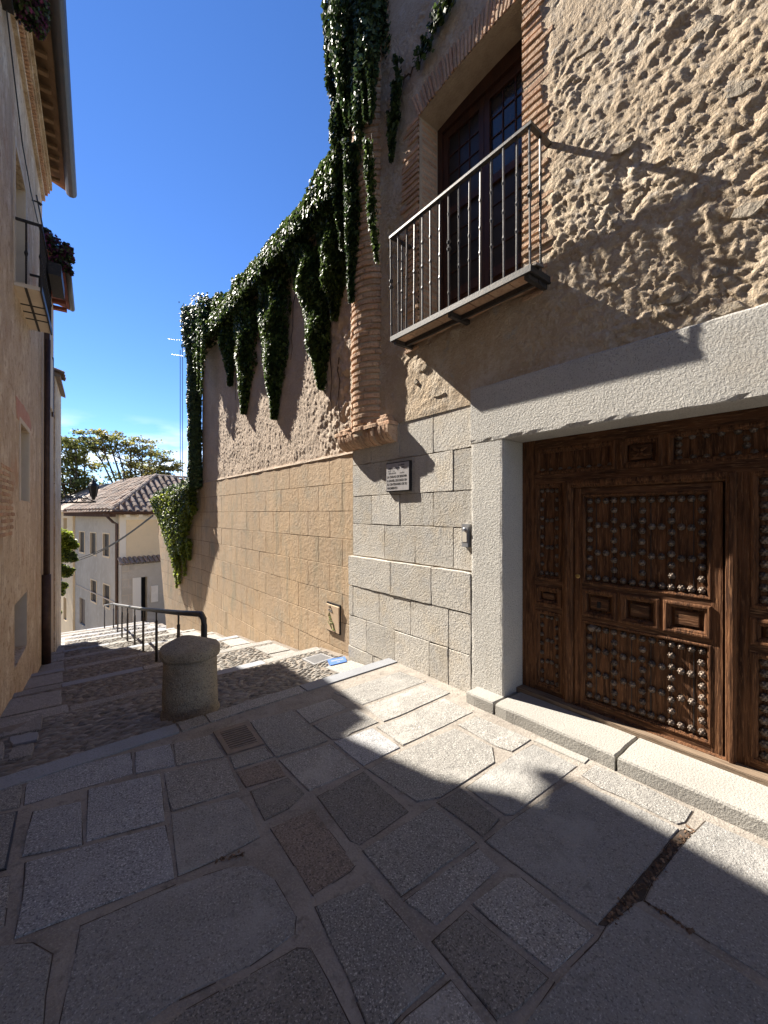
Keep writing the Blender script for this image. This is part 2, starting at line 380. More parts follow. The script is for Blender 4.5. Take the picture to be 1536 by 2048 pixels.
# ------------------------------------------------------------ ground
gb = MB(); gx = [-400,-60,-14,-2.5,5.5,20,60,400]; gy = [-60,-8,0,23.5,24.5,30,60,150,600]
def terr(x, y):
    z = -9.4
    if y <= 23.5 and -14 < x < 20: z = zg(x, y) - 0.35
    elif y < 25 and -14 < x < 20: z = -7.6
    if y > 60: z = -9.4 - (y-60)*0.01
    return z
ys = sorted(set(gy + list(np.arange(2, 23, 1.0))))
gv = [(x, y, terr(x, y)) for y in ys for x in gx]; nx = len(gx)
gb.add(gv, [(j*nx+i, j*nx+i+1, (j+1)*nx+i+1, (j+1)*nx+i) for j in range(len(ys)-1) for i in range(nx-1)])
tag(gb.build('ground', MAT['ground']), kind='structure')

# bed of mortar under the granite paving
pb = MB(); n_ = 0
xs = np.linspace(-1.35, 3.2, 12)
for i in range(11):
    a, b = xs[i], xs[i+1]
    pb.add([(a,-4,flatz(a,0)-.006),(b,-4,flatz(b,0)-.006),(b,Y0(b)-.02,flatz(b,0)-.006),(a,Y0(a)-.02,flatz(a,0)-.006)], [(0,1,2,3)])
paving = tag(pb.build('paving', MAT['mortar']), kind='structure')
PG = {}
PAVE = """53,1555 262,1504 266,1546 47,1610
270,1504 342,1487 350,1530 272,1547
346,1487 422,1470 450,1512 354,1530
66,1622 163,1602 166,1687 40,1714
176,1579 321,1547 330,1641 172,1683
327,1546 452,1515 480,1580 342,1622
341,1627 476,1593 500,1616 523,1672 440,1716 356,1752
50,1724 170,1691 331,1649 350,1755 190,1815 70,1862 28,1878 45,1800
160,1850 352,1767 456,1733 504,1728 550,1758 592,1830 590,1868 500,1930 358,1998 270,2060 115,2060 150,1905
-60,1900 30,1885 66,1883 106,1905 92,1990 86,2070 -60,2080
372,2016 500,1946 592,1894 622,1894 655,1955 712,2070 300,2070
459,1514 531,1493 548,1513 468,1538
471,1544 550,1519 573,1551 492,1574
500,1581 576,1554 608,1585 578,1616 529,1640
541,1656 626,1616 711,1729 700,1742 627,1790
630,1812 738,1763 800,1832 893,1947 802,2026 760,2075 738,2060 690,1950
812,2030 902,1957 990,2070 776,2070
500,1443 585,1421 657,1481 551,1515
557,1520 660,1486 720,1535 640,1572 617,1580
634,1592 728,1542 817,1622 720,1690 700,1680
724,1701 866,1610 954,1683 801,1792
806,1802 958,1694 999,1733 871,1852
864,1881 933,1819 1097,1954 1034,2020 994,2040
941,1806 1015,1753 1042,1753 1186,1868 1105,1946
590,1420 664,1395 695,1415 620,1446
625,1450 712,1417 757,1444 703,1466 690,1478 664,1478
667,1483 704,1470 744,1455 799,1494 727,1531
735,1538 806,1500 908,1456 986,1494 990,1524 923,1568 880,1595 835,1603
873,1604 924,1577 1000,1638 966,1671
931,1574 1000,1525 1066,1487 1155,1531 1026,1629 1010,1629
969,1682 1030,1634 1130,1569 1150,1562 1200,1584 1250,1604 1356,1657 1328,1695 1268,1765 1193,1849
1163,1549 1190,1528 1300,1576 1387,1621 1371,1644 1355,1648 1255,1598 1200,1575
1387,1663 1410,1640 1620,1735 1620,2010 1420,1884 1287,1799 1306,1760
1266,1807 1400,1891 1560,1998 1600,2075 1030,2075 1110,1961 1196,1878 1211,1851
668,1385 800,1342 852,1362 725,1409
731,1414 855,1365 901,1385 800,1431 768,1443
753,1453 800,1436 888,1395 945,1424 860,1465 806,1491
915,1449 954,1432 1062,1478 1025,1503 992,1492
-40,1572 44,1558 40,1613 -40,1630
-60,1762 21,1750 10,1850 -60,1880""".splitlines()
DIRT = MB()
PM = {0:'paveblue',1:'paveblue',3:'paveblue',4:'paveblue',7:'paveblue',8:'pavesmooth',9:'pavesmooth',6:'pavesmooth',10:'pavedark',13:'pavedark',14:'pavebrown',28:'pavedark',19:'pavedark',26:'paveblue',30:'pavesmooth',32:'pavesmooth',33:'pavesmooth',29:'pavesmooth',12:'pavebrown',22:'pavedark'}
for ip_, ln in enumerate(PAVE):
    q = [onG(*map(float, t.split(',')), fn=flatz)[:2] for t in ln.split()]
    cq = ccw(q); oq = inset(cq, -.003); oi_ = inset(cq, .004)
    for i in range(len(cq)):
        a, b = Vector(oq[i]), Vector(oq[(i+1) % len(cq)]); c, d = Vector(oi_[i]), Vector(oi_[(i+1) % len(cq)])
        k = max(1, int((b-a).length/.09))
        for t in range(k):
            if random.random() < .3: continue
            w0, w1 = random.uniform(-.8, 1), random.uniform(-.8, 1)
            P4 = [a.lerp(b, t/k).lerp(c.lerp(d, t/k), -w0*.5), a.lerp(b, (t+1)/k).lerp(c.lerp(d, (t+1)/k), -w1*.5), c.lerp(d, (t+1)/k), c.lerp(d, t/k)]
            DIRT.add([(p.x, p.y, flatz(p.x, p.y) - .0045) for p in P4], [(0,1,2,3)])
    piece('paving_slab', q, lambda u, v, h: (u, v, flatz(u, v) + h), 0.03, MAT[PM.get(ip_, 'pave')], paving, gap=-.004, cham=.007, seg=.13, jit=.0045, crown=.0025)
for ln in ("1195,1848 1268,1766 1330,1696 1360,1657 1386,1660 1306,1759 1285,1800 1262,1806 1212,1850",):
    q = [onG(*map(float, t.split(',')), fn=flatz)[:2] for t in ln.split()]
    piece('joint_fill', q, lambda u, v, h: (u, v, flatz(u, v) - .0035 + h), .002, MAT['dirt'], paving, gap=-.003, cham=.0005, seg=.04, jit=.006)
DIRT.build('joint_dirt', MAT['dirt'], paving)['kind'] = 'stuff'
# slabs that go on behind and beside the viewer
for x0, x1, y0, y1 in [(-.75,.05,.15,1.15),(-.8,.3,-1.1,.1),(.35,1.2,-.9,.15),(1.25,2.2,-1.0,.1),(-.9,.2,-2.4,-1.15),(.25,1.4,-2.3,-.95),(1.45,2.8,-2.2,-1.05),(2.25,2.95,-1.0,-.3)]:
    piece('paving_slab', [(x0,y0),(x1,y0),(x1,y1),(x0,y1)], lambda u, v, h: (u, v, flatz(u, v) + h), 0.03, MAT['pave'], paving, gap=.008, cham=.007, seg=.2, jit=.006)
q = [onG(*t, fn=flatz)[:2] for t in ((1067,1481),(1077,1475),(1179,1517),(1169,1527))]
piece('pale_strip', q, lambda u, v, h: (u, v, flatz(u, v) + h), 0.03, MAT['stepstone'], paving, gap=0, cham=.004, jit=.001, bulge=.002)

# cobbled landings and granite step edges going down the street
steps = tag(MB().add([(0,3,-3)],[]).build('street_steps', MAT['cobbed']), kind='structure')
bb = MB()
NK = 11
xs = np.linspace(-1.3, 3.35, 16)
for k in range(NK):
    fr = np.linspace(0.0005, 0.9995, 7)
    vv = []
    for f in fr:
        for x in xs:
            y = Y0(x) + PER * (k + f); vv.append((x, y, zg(x, y) - .012))
    bb.add(vv, [(j*16+i, j*16+i+1, (j+1)*16+i+1, (j+1)*16+i) for j in range(6) for i in range(15)])
bed = bb.build('cobble_bed', MAT['cobbed'], steps)
for k in range(0, NK):
    cuts = [-1.0, .12+.1*math.sin(k*3), 1.15+.15*math.sin(k*5), 2.2+.1*math.cos(k*7), 3.19] if k else [-1.0, .78, 1.0, 1.92, 3.19]
    for i in range(len(cuts)-1):
        a, b = cuts[i]+.004, cuts[i+1]-.004
        w = .15
        def fn(u, v, h, k=k):
            y = Y0(u) + PER*k - w + v*w
            return (u, y, zg(u, Y0(u) + PER*k - .002) + h + .006)
        m_ = MAT['bluegranite'] if (k == 0 and i in (0, 3)) or (k > 0 and (i + k) % 3 == 0) else MAT['pave']
        piece('step_edge', [(a,0),(b,0),(b,1.04),(a,1.04)], fn, .22, m_, steps, gap=.002, cham=.006, seg=.25, jit=.004)
# flat stones let into the cobbles
EX = """-30,1443 88,1427 85,1459 -30,1483
15,1476 80,1464 78,1481 20,1494
21,1499 72,1487 68,1512 13,1523
-30,1490 12,1484 8,1520 -30,1530""".splitlines()
for ln in EX:
    q = [onG(*map(float, t.split(',')))[:2] for t in ln.split()]
    piece('flat_stone', q, lambda u, v, h: (u, v, zg(u, v) + h + .012), 0.05, MAT['bluegranite'] if '15,1476' in ln else MAT['pave'], steps, gap=.004, cham=.01, seg=.12, jit=.006)
def kerbstone(x0, x1, y0, y1):
    return piece('flat_stone', [(x0,y0),(x1,y0),(x1,y1),(x0,y1)], lambda u, v, h: (u, v, zg(u, v) + h + .004), 0.05, MAT['pave'], steps, gap=.006, cham=.008, seg=.2, jit=.005)
KS = []
for k in range(0, 8):
    yy = 3.75 + PER*k
    for x0, x1, f0, f1 in [(2.72,3.14,.1,.46),(2.74,3.14,.48,.84),(-.75+.1*k,.1+.04*k,.06,.45),(-.7+.1*k,.05+.04*k,.47,.86)]:
        if k == 0 and (x0 < 0 or f0 > .3): continue
        KS.append((x0, x1, Y0(x0) + PER*(k+f0), Y0(x0) + PER*(k+f1))); kerbstone(*KS[-1])
flat_xy = [[onG(*map(float, t.split(',')))[:2] for t in ln.split()] for ln in EX]
GR2 = [onG(*t)[:2] for t in ((604,1318),(642,1307),(668,1316),(628,1330))]
PL2 = [onG(*t)[:2] for t in ((655,1321),(690,1315),(694,1325),(661,1333))]
def inside(p, q):
    c = False
    for i in range(len(q)):
        a, b = q[i], q[i-1]
        if (a[1] > p[1]) != (b[1] > p[1]) and p[0] < (b[0]-a[0])*(p[1]-a[1])/(b[1]-a[1]) + a[0]: c = not c
    return c
# river cobbles set on edge, long side across the street
def cobble_verts(rx, ry, h):
    V = [(0,0,h)]; F = []
    for k in range(8):
        a = k*math.pi/4; V.append((rx*.62*math.cos(a), ry*.62*math.sin(a), h*.72))
    for k in range(8):
        a = k*math.pi/4; V.append((rx*math.cos(a), ry*math.sin(a), -h*.5))
    for k in range(8):
        j = (k+1)%8; F += [(0,1+k,1+j),(1+k,9+k,9+j),(1+k,9+j,1+j)]
    return np.array(V), np.array(F)
cands = []
for k in range(NK-2):
    sc = 1.0 if k < 3 else 1.35
    v = 0.02
    while v < PER - .19:
        u = -0.9 + random.uniform(0, .08)
        rowh = random.uniform(.030, .044) * sc
        while u < 3.1:
            rx = random.uniform(.028, .075) * sc
            y = Y0(u) + PER*k + v + random.uniform(-.006, .006)
            if u > XL(y) + .06 and random.random() < .93:
                p = (u + rx, y)
                if not any(x0-.03 < p[0] < x1+.03 and y0-.02 < p[1] < y1+.02 for x0, x1, y0, y1 in KS) and not (k == 0 and (any(inside(p, q) for q in flat_xy) or inside(p, GR2) or inside(p, PL2))):
                    cands.append((p[0], p[1], rx, rowh*.46, random.uniform(.006, .014)*(1.0 if k < 4 else 1.3), random.gauss(0, .22)))
            u += rx*2 + random.uniform(.004, .02)
        v += rowh
cands.sort(key=lambda c: (c[0]**2 + c[1]**2) / (c[2]*c[3]) * (1 if c[1] < 5.6 else 3))
protos = []
for i in range(6):
    V, F = cobble_verts(1, 1, 1); V = V * RNG.uniform(.85, 1.1, V.shape)
    me = bpy.data.meshes.new('cobble'); me.from_pydata(V.tolist(), [], F.tolist()); me.materials.append(MAT['cobble1'])
    me.polygons.foreach_set("use_smooth", [True]*len(me.polygons)); protos.append(me)
for i, c in enumerate(cands[:280]):
    o = bpy.data.objects.new('cobble', protos[i % 6]); o.location = (c[0], c[1], zg(c[0], c[1]) - .009)
    o.scale = (c[2], c[3], c[4]*1.4); o.rotation_euler = (0, 0, c[5]); COL.objects.link(o); set_parent(o, steps)
AV, AF = [], []
V0, F0 = cobble_verts(1, 1, 1); nv = 0
for c in cands[280:]:
    V = V0 * RNG.uniform(.85, 1.12, V0.shape) * np.array([c[2], c[3], c[4]*1.3]); ca, sa = math.cos(c[5]), math.sin(c[5])
    V = np.stack([V[:,0]*ca - V[:,1]*sa + c[0], V[:,0]*sa + V[:,1]*ca + c[1], V[:,2] + zg(c[0], c[1]) - .009], 1)
    AV.append(V); AF.append(F0 + nv); nv += len(V)
cob = npmesh('small_cobbles', np.concatenate(AV), np.concatenate(AF), 3, MAT['cobble'], steps, smooth=True); cob['kind'] = 'stuff'

# ------------------------------------------------------------ stone house on the right
D = 3.2
fW = lambda u, v, h: (D - h, u, v)
house = thing('stone_house', 'old granite and rubble house with studded oak gate and brick corner turret', 'house', (3.6, 1.5, -1.75))
hb = MB()
hb.box(3.52, 9, 3.36, 4.74, -2.6, 8.5).box(3.52, 9, -4, 2.06, .69, 8.5).box(3.52, 9, 2.06, 3.36, .69, 1.93).box(3.52, 9, 2.06, 3.36, 4.7, 8.5)
hb.box(3.52, 9, 2.24, 3.36, -2.6, .69).box(3.52, 9, -4, -.83, -2.6, .69).box(3.75, 9, -.83, 2.24, -2.6, .69).box(3.85, 9, 2.06, 3.36, 1.93, 4.7)
hb.box(D+.012, 3.53, 2.24, 4.70, -2.6, 1.085)
hb.build('wall_core', MAT['wallmortar'], house)
# granite blocks left of the gate
courses = [(1.09,.643,[705,741.8,799,866.8,948.5],0),(.643,.224,[706,775,828,906.8,948.5],0),(.224,-.146,[706,743,799,867,948.5],0),(-.146,-.57,[706,768.4,830.5,906.8,948.5],0),
           (-.578,-.98,[703,787,868,948.5],.045),(-.98,-1.385,[703,711,763,826,902,948.5],.04),(-1.385,-1.80,[703,738,795,863.5,902,948.5],.04),(-1.80,-2.25,[703,751,863.5,948.5],.04)]
for zt, zb, xs_, out in courses:
    yy = [wY(x) for x in xs_]; yy[0] = 4.72 if out else 4.68
    yy[-1] = 2.602
    for i in range(len(yy)-1):
        piece('granite_block', [(yy[i+1],zb),(yy[i],zb),(yy[i],zt),(yy[i+1],zt)], lambda u, v, h: (D - out - h, u, v), .03 + out, MAT['ashlar'], house,
              gap=.003, cham=.007, seg=.10, jit=.005, crown=.004)
# jambs and lintel of the gate
for y0, y1 in ((2.232, 2.598), (-.82, -.45)):
    MBb = MB(); b_ = .012
    prof = [(D-.043, y0+b_), (D-.043, y0+.035), (D-.043, y1-.035), (D-.043, y1-b_), (D-.033, y1), (D+.0, y1), (3.52, y1), (3.52, y0), (D+.0, y0), (D-.033, y0)]
    zc = list(np.linspace(-1.9, .66, 34))
    for z in zc:
        jj = [random.uniform(-.003, .004) if k in (0, 3, 4, 9) else 0 for k in range(10)]; ch = .010 if random.random() < .08 else 0
        MBb.v += [(x + abs(jj[k]) + (ch if k in (0, 9) else 0), y + jj[k]*(1 if y < (y0+y1)/2 else -1), z) for k, (x, y) in enumerate(prof)]
    nn = len(prof)
    for i in range(len(zc)-1):
        for k in range(nn): MBb.f.append((i*nn+k, i*nn+(k+1)%nn, (i+1)*nn+(k+1)%nn, (i+1)*nn+k))
    MBb.f.append(tuple(range((len(zc)-1)*nn, len(zc)*nn)))
    MBb.build('door_jamb', MAT['lintel'], house)
prof = [(3.52,.664),(D,.664),(D-.035,.664),(D-.045,.674),(D-.045,.70),(D-.045,1.15),(D-.045,1.180),(D-.035,1.192),(D,1.192),(3.52,1.192)]
lb = MB()
ly = list(np.linspace(2.602, -1.2, 60))
for y in ly:
    ch = random.choice((0,0,0,0,0,0,0,.006,.011))
    lb.v += [(x + (abs(random.gauss(0,.0018)) if k in (2,3,6,7) else 0) + (ch if k in (2,3) else 0), y, z + (random.gauss(0,.002) if k in (2,3,6,7) else 0)) for k, (x, z) in enumerate(prof)]
for i in range(59): lb.f += [(i*10+k, i*10+(k+1)%10, (i+1)*10+(k+1)%10, (i+1)*10+k) for k in range(10)]
lb.f += [tuple(range(10)), tuple(59*10+k for k in range(9,-1,-1))]
lb.build('door_lintel', MAT['lintel'], house)
# threshold step
for y0, y1 in ((2.21, 2.52), (1.215, 2.205), (-.45, 1.205), (-1.5, -.455)):
    piece('threshold_stone', [(2.98,y0),(3.47 if y1 < 2.3 else 3.19,y0),(3.47 if y1 < 2.3 else 3.19,y1),(2.98,y1)], lambda u, v, h: (u, v, -1.648 + h), .16, MAT['stepstone'], house, gap=.003, cham=.014, seg=.09, jit=.006)

# rubble face above the granite, window opening left free
WY0, WY1, WZ0, WZ1 = 2.064, 3.355, 1.93, 4.42
def arch_z(y):
    f = (y - WY0) / (WY1 - WY0); return WZ1 + .035 * (1 - (2*f-1)**2) + .09 * (1-f)
def rub(y, z):
    p = Vector((y*1.0, z, 3.3))
    soft = sm((2.0 - z)/.5) * sm((y - 1.9)/.4) * .75
    w = Vector((noise.noise(p*6), noise.noise(p*6 + Vector((9,3,1))), 0)) * .05
    q = Vector((p.x + w.x, (p.y + w.y)*1.25, p.z))
    a1 = noise.fractal(p*2.6, 1.0, 2.1, 3)
    f1 = noise.fractal(q*9, .55, 2.0, 5)
    b1 = abs(noise.noise(q*13)) + .55*abs(noise.noise(q*27 + Vector((3,1,7)))) + .3*abs(noise.noise(q*52))
    stone = max(0, noise.noise(Vector((y*7.5, z*9.5, 21.0))) - .28)
    rough = .45 + .75*sm(.5 + 1.2*noise.noise(Vector((y*1.1, z*1.1, 50))))
    h = .014*a1 + (.011*f1 + .020*(b1-.35) + .03*min(stone, .25)) * rough * (1 - soft)
    return h
rs = .0125
ny, nz_ = int((4.72+1.6)/rs), int((5.6-1.06)/rs)
nyv = np.linspace(-1.6, 4.72, ny); nzv = np.linspace(1.06, 5.6, nz_)
jl, jr = .26, .27
GV = np.zeros((nz_, ny, 3)); keep = np.ones((nz_, ny), bool)
for j, z in enumerate(nzv):
    for i, y in enumerate(nyv):
        top = arch_z(y)
        inw = WY0 - .012 < y < WY1 + .012 and z > WZ0 - .02 and z < top + .01
        keep[j, i] = not inw
        h = rub(y, z) if (y > -.4 and not inw) else .02
        # brick surround sits in a mortar bed flush with the face
        e = 1.0
        if z > WZ0 - .15:
            dj = max(WY0 - y, y - WY1) if z < WZ1 else 9
            da = z - top if WY0 - .2 < y < WY1 + .3 else 9
            if -.1 < dj < .30: e = min(e, sm((dj-.22)/.08))
            if z >= WZ1 - .05 and -.1 < da < .36: e = min(e, sm((da-.28)/.08))
        h = h * e - .006 * (1 - e)
        f = sm((z - 1.06)/.06)
        GV[j, i] = (D - .012 - h*f, y, z)
idx = np.arange(nz_*ny).reshape(nz_, ny)
kq = keep[:-1,:-1] & keep[1:,:-1] & keep[:-1,1:] & keep[1:,1:]
Fq = np.stack([idx[:-1,:-1], idx[1:,:-1], idx[1:,1:], idx[:-1,1:]], -1)[kq]
npmesh('rubble_face', GV.reshape(-1,3), Fq, 4, MAT['rubble'], house, smooth=True)
MB().box(D, 3.53, -4, 4.72, 5.6, 8.5).box(D, 3.53, -4, -1.6, 1.19, 5.6).build('upper_wall', MAT['rubble'], house)
# larger stones showing in the rubble
MAT['fieldstone'] = mk('field_stone', (0.43,0.37,0.29), [(5,(0.36,0.30,0.23),.4,.65),(40,(0.49,0.42,0.33),.5,.7)], 0.94, [(22,1.0,.035),(60,1.0,.015)], rnd=.12, tint=(0.48,0.385,0.275))
for (px, py, w, h_) in ((1212,205,.10,.13),(1190,268,.09,.07),(1245,300,.12,.06),(1440,545,.07,.06),(1180,95,.14,.05),(1400,60,.13,.06),(1480,180,.12,.08),(1270,395,.10,.07),(1500,420,.12,.07),(1420,300,.09,.06),(1230,560,.10,.05),(1350,600,.12,.06),(1460,620,.12,.06),(1500,300,.09,.07),(850,735,.09,.07),(835,765,.06,.05),(880,790,.12,.045)):
    _, cy, cz = onX(px, py, D); n = 8; ph = random.random()
    q = [(cy + w*random.uniform(.75,1.1)*math.cos(6.283*(k+ph)/n)*.8, cz + h_*random.uniform(.75,1.1)*math.sin(6.283*(k+ph)/n)*.8) for k in range(n)]
    piece('field_stone', q, lambda u, v, h: (D - .022 - h, u, v), .06, MAT['fieldstone'], house, gap=0, cham=.014, seg=.04, jit=.008, crown=.008)
# window reveals
rv = MB(); NA = 14
ya = np.linspace(WY0, WY1, NA)
for i in range(NA-1):
    a, b = ya[i], ya[i+1]
    rv.add([(D-.01,a,arch_z(a)),(D-.01,b,arch_z(b)),(3.86,b,arch_z(b)),(3.86,a,arch_z(a))], [(0,1,2,3)])
rv.add([(D-.01,WY1,WZ0-.1),(D-.01,WY1,arch_z(WY1)),(3.86,WY1,arch_z(WY1)),(3.86,WY1,WZ0-.1)], [(0,1,2,3)])
rv.add([(D-.01,WY0,WZ0-.1),(D-.01,WY0,arch_z(WY0)),(3.86,WY0,arch_z(WY0)),(3.86,WY0,WZ0-.1)], [(3,2,1,0)])
rv.add([(D-.01,WY0,WZ0),(D-.01,WY1,WZ0),(3.86,WY1,WZ0),(3.86,WY0,WZ0)], [(0,1,2,3)])
surround = rv.build('window_surround', MAT['brickmortar'], house)
z = WZ0 - .1; c = 0
while z < 4.40:
    for side in (0, 1):
        L = random.choice((.19, .24, .29)) + random.uniform(-.02, .02)
        y0, y1 = ((WY0 - L, WY0 - .001) if side == 0 else (WY1 + .001, WY1 + L))
        o = random.uniform(.0, .018)
        pr = piece('brick', [(y0,z),(y1,z),(y1,z+.046),(y0,z+.046)], lambda u, v, h: (D - .010 - o - h, u, v), .03 if c % 2 else .16, MAT['brick'], surround, gap=.001, cham=.007, seg=.09, jit=.005, crown=.004)
    z += .0655 + random.uniform(-.003, .003); c += 1
for i in range(30):
    f = (i + .5) / 30; y = WY0 - .02 + (WY1 - WY0 + .04) * f
    tiltv = (f - .5) * .75; w = .034
    zb_, hh = arch_z(min(max(y, WY0), WY1)) + .004, .27 + random.uniform(-.015, .02)
    q = [(y-w/2, zb_), (y+w/2, zb_), (y+w/2+tiltv*hh, zb_+hh), (y-w/2+tiltv*hh, zb_+hh)]
    o = random.uniform(.002, .02)
    piece('arch_brick', q, lambda u, v, h: (D - .008 - o - h, u, v), .10, MAT['brick'], surround, gap=.0, cham=.006, seg=.09, jit=.004)
for side, y in ((0, WY1), ):
    z = WZ0
    while z < 4.42:      # bricks of the far reveal
        piece('reveal_brick', [(D+.03, z), (D+.27, z), (D+.27, z+.046), (D+.03, z+.046)], lambda u, v, h: (u, y - h - .002, v), .02, MAT['brick'], surround, gap=.001, cham=.006, seg=.1, jit=.004)
        z += .0655
# French window
win = MB().box(3.48, 3.56, WY0, WY0+.07, WZ0, 4.6).box(3.48, 3.56, WY1-.07, WY1, WZ0, 4.6).box(3.481, 3.56, WY0+.07, WY1-.07, 4.40, 4.6).box(3.47, 3.56, WY0+.07, WY1-.07, 4.34, 4.399).build('window', MAT['winwood'], house)
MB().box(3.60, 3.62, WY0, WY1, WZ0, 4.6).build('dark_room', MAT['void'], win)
ym = (WY0 + WY1) / 2
for y0, y1 in ((WY0+.075, ym-.003), (ym+.003, WY1-.075)):
    lf = MB(); x0, x1 = 3.50, 3.55
    lf.box(x0,x1,y0,y0+.065,WZ0+.02,4.335).box(x0,x1,y1-.065,y1,WZ0+.02,4.335)
    for za, zb2 in ((WZ0+.02, WZ0+.16), (2.40, 2.50), (3.36,3.44), (4.25, 4.335)): lf.box(x0+.002,x1-.002,y0+.065,y1-.065,za,zb2)
    lf.box(x0+.02, x1-.01, y0+.065, y1-.065, WZ0+.16, 2.40).box(x0+.008, x1-.02, y0+.11, y1-.11, WZ0+.21, 2.35)
    leaf = lf.build('window_leaf', MAT['winwood'], win)
    for (za, zb2, nr) in ((2.50, 3.36, 4), (3.44, 4.25, 4)):
        MB().box(x0+.03, x0+.035, y0+.065, y1-.065, za, zb2).build('pane', MAT['glass' if (y0 < 2.5 and za > 3) else 'glassdull'], win)
        for i in range(1, 3):
            y = y0+.065 + (y1-y0-.13)*i/3; MB().box(x0+.018, x0+.029, y-.006, y+.006, za, zb2).build('glazing_bar', MAT['winwood'], win)
        for i in range(1, nr):
            z = za + (zb2-za)*i/nr; MB().box(x0+.019, x0+.0285, y0+.065, y1-.065, z-.005, z+.005).build('glazing_bar', MAT['winwood'], win)

# corner turret of thin bricks on a moulded corbel
TC, TR = (3.35, 4.34), .335
tur = MB()
tur.lathe((TC[0], TC[1], 0), [(TR-.018, .98), (TR-.018, 8.4)], 28).build('turret_core', MAT['brickmortar'], house)
turret = thing('turret', None, None, (TC[0], TC[1], 1.0)); set_parent(turret, house)
z, c = 1.04, 0
TB = MB()
def arc_brick(mb, a0, a1, z0, z1, r0, r1, n=4):
    vs_ = []
    for k in range(n+1):
        a = a0 + (a1-a0)*k/n; ca, sa = -math.cos(a), math.sin(a)
        e = .006 if k in (0, n) else 0
        vs_ += [(TC[0]+ca*(r1-e), TC[1]+sa*(r1-e), z0+.006), (TC[0]+ca*(r1-e), TC[1]+sa*(r1-e), z1-.006), (TC[0]+ca*(r1-.012), TC[1]+sa*(r1-.012), z1), (TC[0]+ca*r0, TC[1]+sa*r0, z1), (TC[0]+ca*r0, TC[1]+sa*r0, z0), (TC[0]+ca*(r1-.012), TC[1]+sa*(r1-.012), z0)]
    fs = []
    for k in range(n):
        for j in range(6): fs.append((k*6+j, k*6+(j+1)%6, (k+1)*6+(j+1)%6, (k+1)*6+j))
    fs += [(5,4,3,2,1,0), tuple(n*6+j for j in range(6))]
    mb.add(vs_, fs)
while z < 8.3:
    st = random.uniform(0, .8); a = -1.75 + (st if c % 2 else st*.4) - .8
    while a < 2.0:
        L = random.uniform(.62, .85); a1 = min(a + L, 2.1)
        if a1 > -1.5 and a1 - a > .12:
            r1 = TR + random.uniform(-.009, .013)
            if z < 5.0:
                mb = MB(); arc_brick(mb, a+.014, a1-.014, z, z+.052+random.uniform(-.004,.005), TR-.05, r1); mb.build('brick', MAT['brick'], turret)
            else: arc_brick(TB, a+.014, a1-.014, z, z+.052, TR-.05, r1)
        a = a1
    z += .079 + random.uniform(-.003, .003); c += 1
tb = TB.build('upper_brickwork', MAT['brick'], turret); tb['kind'] = 'stuff'
# corbel: quarter-round course under a thin slab, broken bricks on top
corb = MB().box(D-.03, D+.02, 3.74, 4.79, .86, 1.05).build('corbel', MAT['brickmortar'], house)
cprof = [(0, .845), (.045, .85), (.085, .868), (.122, .90), (.148, .945), (.158, .995), (.158, 1.035), (0, 1.035)]
y = 3.735; n = len(cprof)
while y < 4.78:
    w = random.uniform(.052, .066); g = 1 + random.uniform(-.07, .05); dz = random.uniform(-.006, .006); mb = MB(); c_ = .005
    for yy, k in ((y, .93), (y+c_, 1.0), (y+w-c_, 1.0), (y+w, .93)): mb.v += [(D - .002 - x*g*k, yy, z + dz) for x, z in cprof]
    for i in range(3): mb.f += [(i*n+k, i*n+(k+1)%n, (i+1)*n+(k+1)%n, (i+1)*n+k) for k in range(n)]
    mb.f += [tuple(range(n)), tuple(range(3*n, 4*n))[::-1]]; mb.build('corbel_brick', MAT['brick'], corb); y += w + .008
y = 3.72
while y < 4.8:
    L = random.uniform(.18, .27); x1 = random.uniform(.155, .185)
    piece('corbel_slab', [(D-x1,y),(D+.01,y),(D+.01,y+L),(D-x1,y+L)], lambda u, v, h: (u, v, 1.085 + h), .046, MAT['brick'], corb, gap=.003, cham=.008, seg=.06, jit=.007); y += L + .004
for y0, y1, x0, x1, z0, z1 in [(3.75,3.97,3.05,3.19,1.087,1.13),(3.79,3.93,3.07,3.19,1.132,1.17),(4.5,4.76,3.03,3.2,1.087,1.112),(4.05,4.16,3.04,3.19,1.087,1.12)]:
    piece('corbel_brick', [(x0,y0),(x1,y0),(x1,y1),(x0,y1)], lambda u, v, h: (u, v, z1 + h), z1-z0, MAT['brick'], corb, gap=.003, cham=.01, seg=.07, jit=.008)

# ------------------------------------------------------------ the gate
XD = 3.46
door = thing('gate', 'dark oak gate with wicket door and rows of iron studs', None, (XD, 1.0, -1.65)); set_parent(door, house); del door['label']
YL, YR = 2.232, -.45
def db(name, y0, y1, z0, z1, x0, x1, m='wood'):
    return MB().box(x0, x1, min(y0,y1), max(y0,y1), z0, z1).build(name, MAT[m], door)
def mould(y0, y1, z0, z1, w, xo, xi, m='wood', name='moulding'):
    """mitred picture-frame moulding: outer rectangle to one w smaller, xo proud edge to xi"""
    a, b = min(y0,y1), max(y0,y1); s = MB()
    O = [(a,z0),(b,z0),(b,z1),(a,z1)]
    def ring(d, x): return [(x, y + (d if y == a else -d), z + (d if z == z0 else -d)) for y, z in O]
    rr = [ring(0, xi), ring(.0, xo+.004), ring(w*.2, xo), ring(w*.45, xo), ring(w*.5, xo+.008), ring(w*.75, xo+.010), ring(w, xi+.004), ring(w, xi+.03)]
    for r in rr: s.v += r
    for i in range(len(rr)-1): s.f += [(i*4+k, i*4+(k+1)%4, (i+1)*4+(k+1)%4, (i+1)*4+k) for k in range(4)]
    return s.build(name, MAT[m], door)
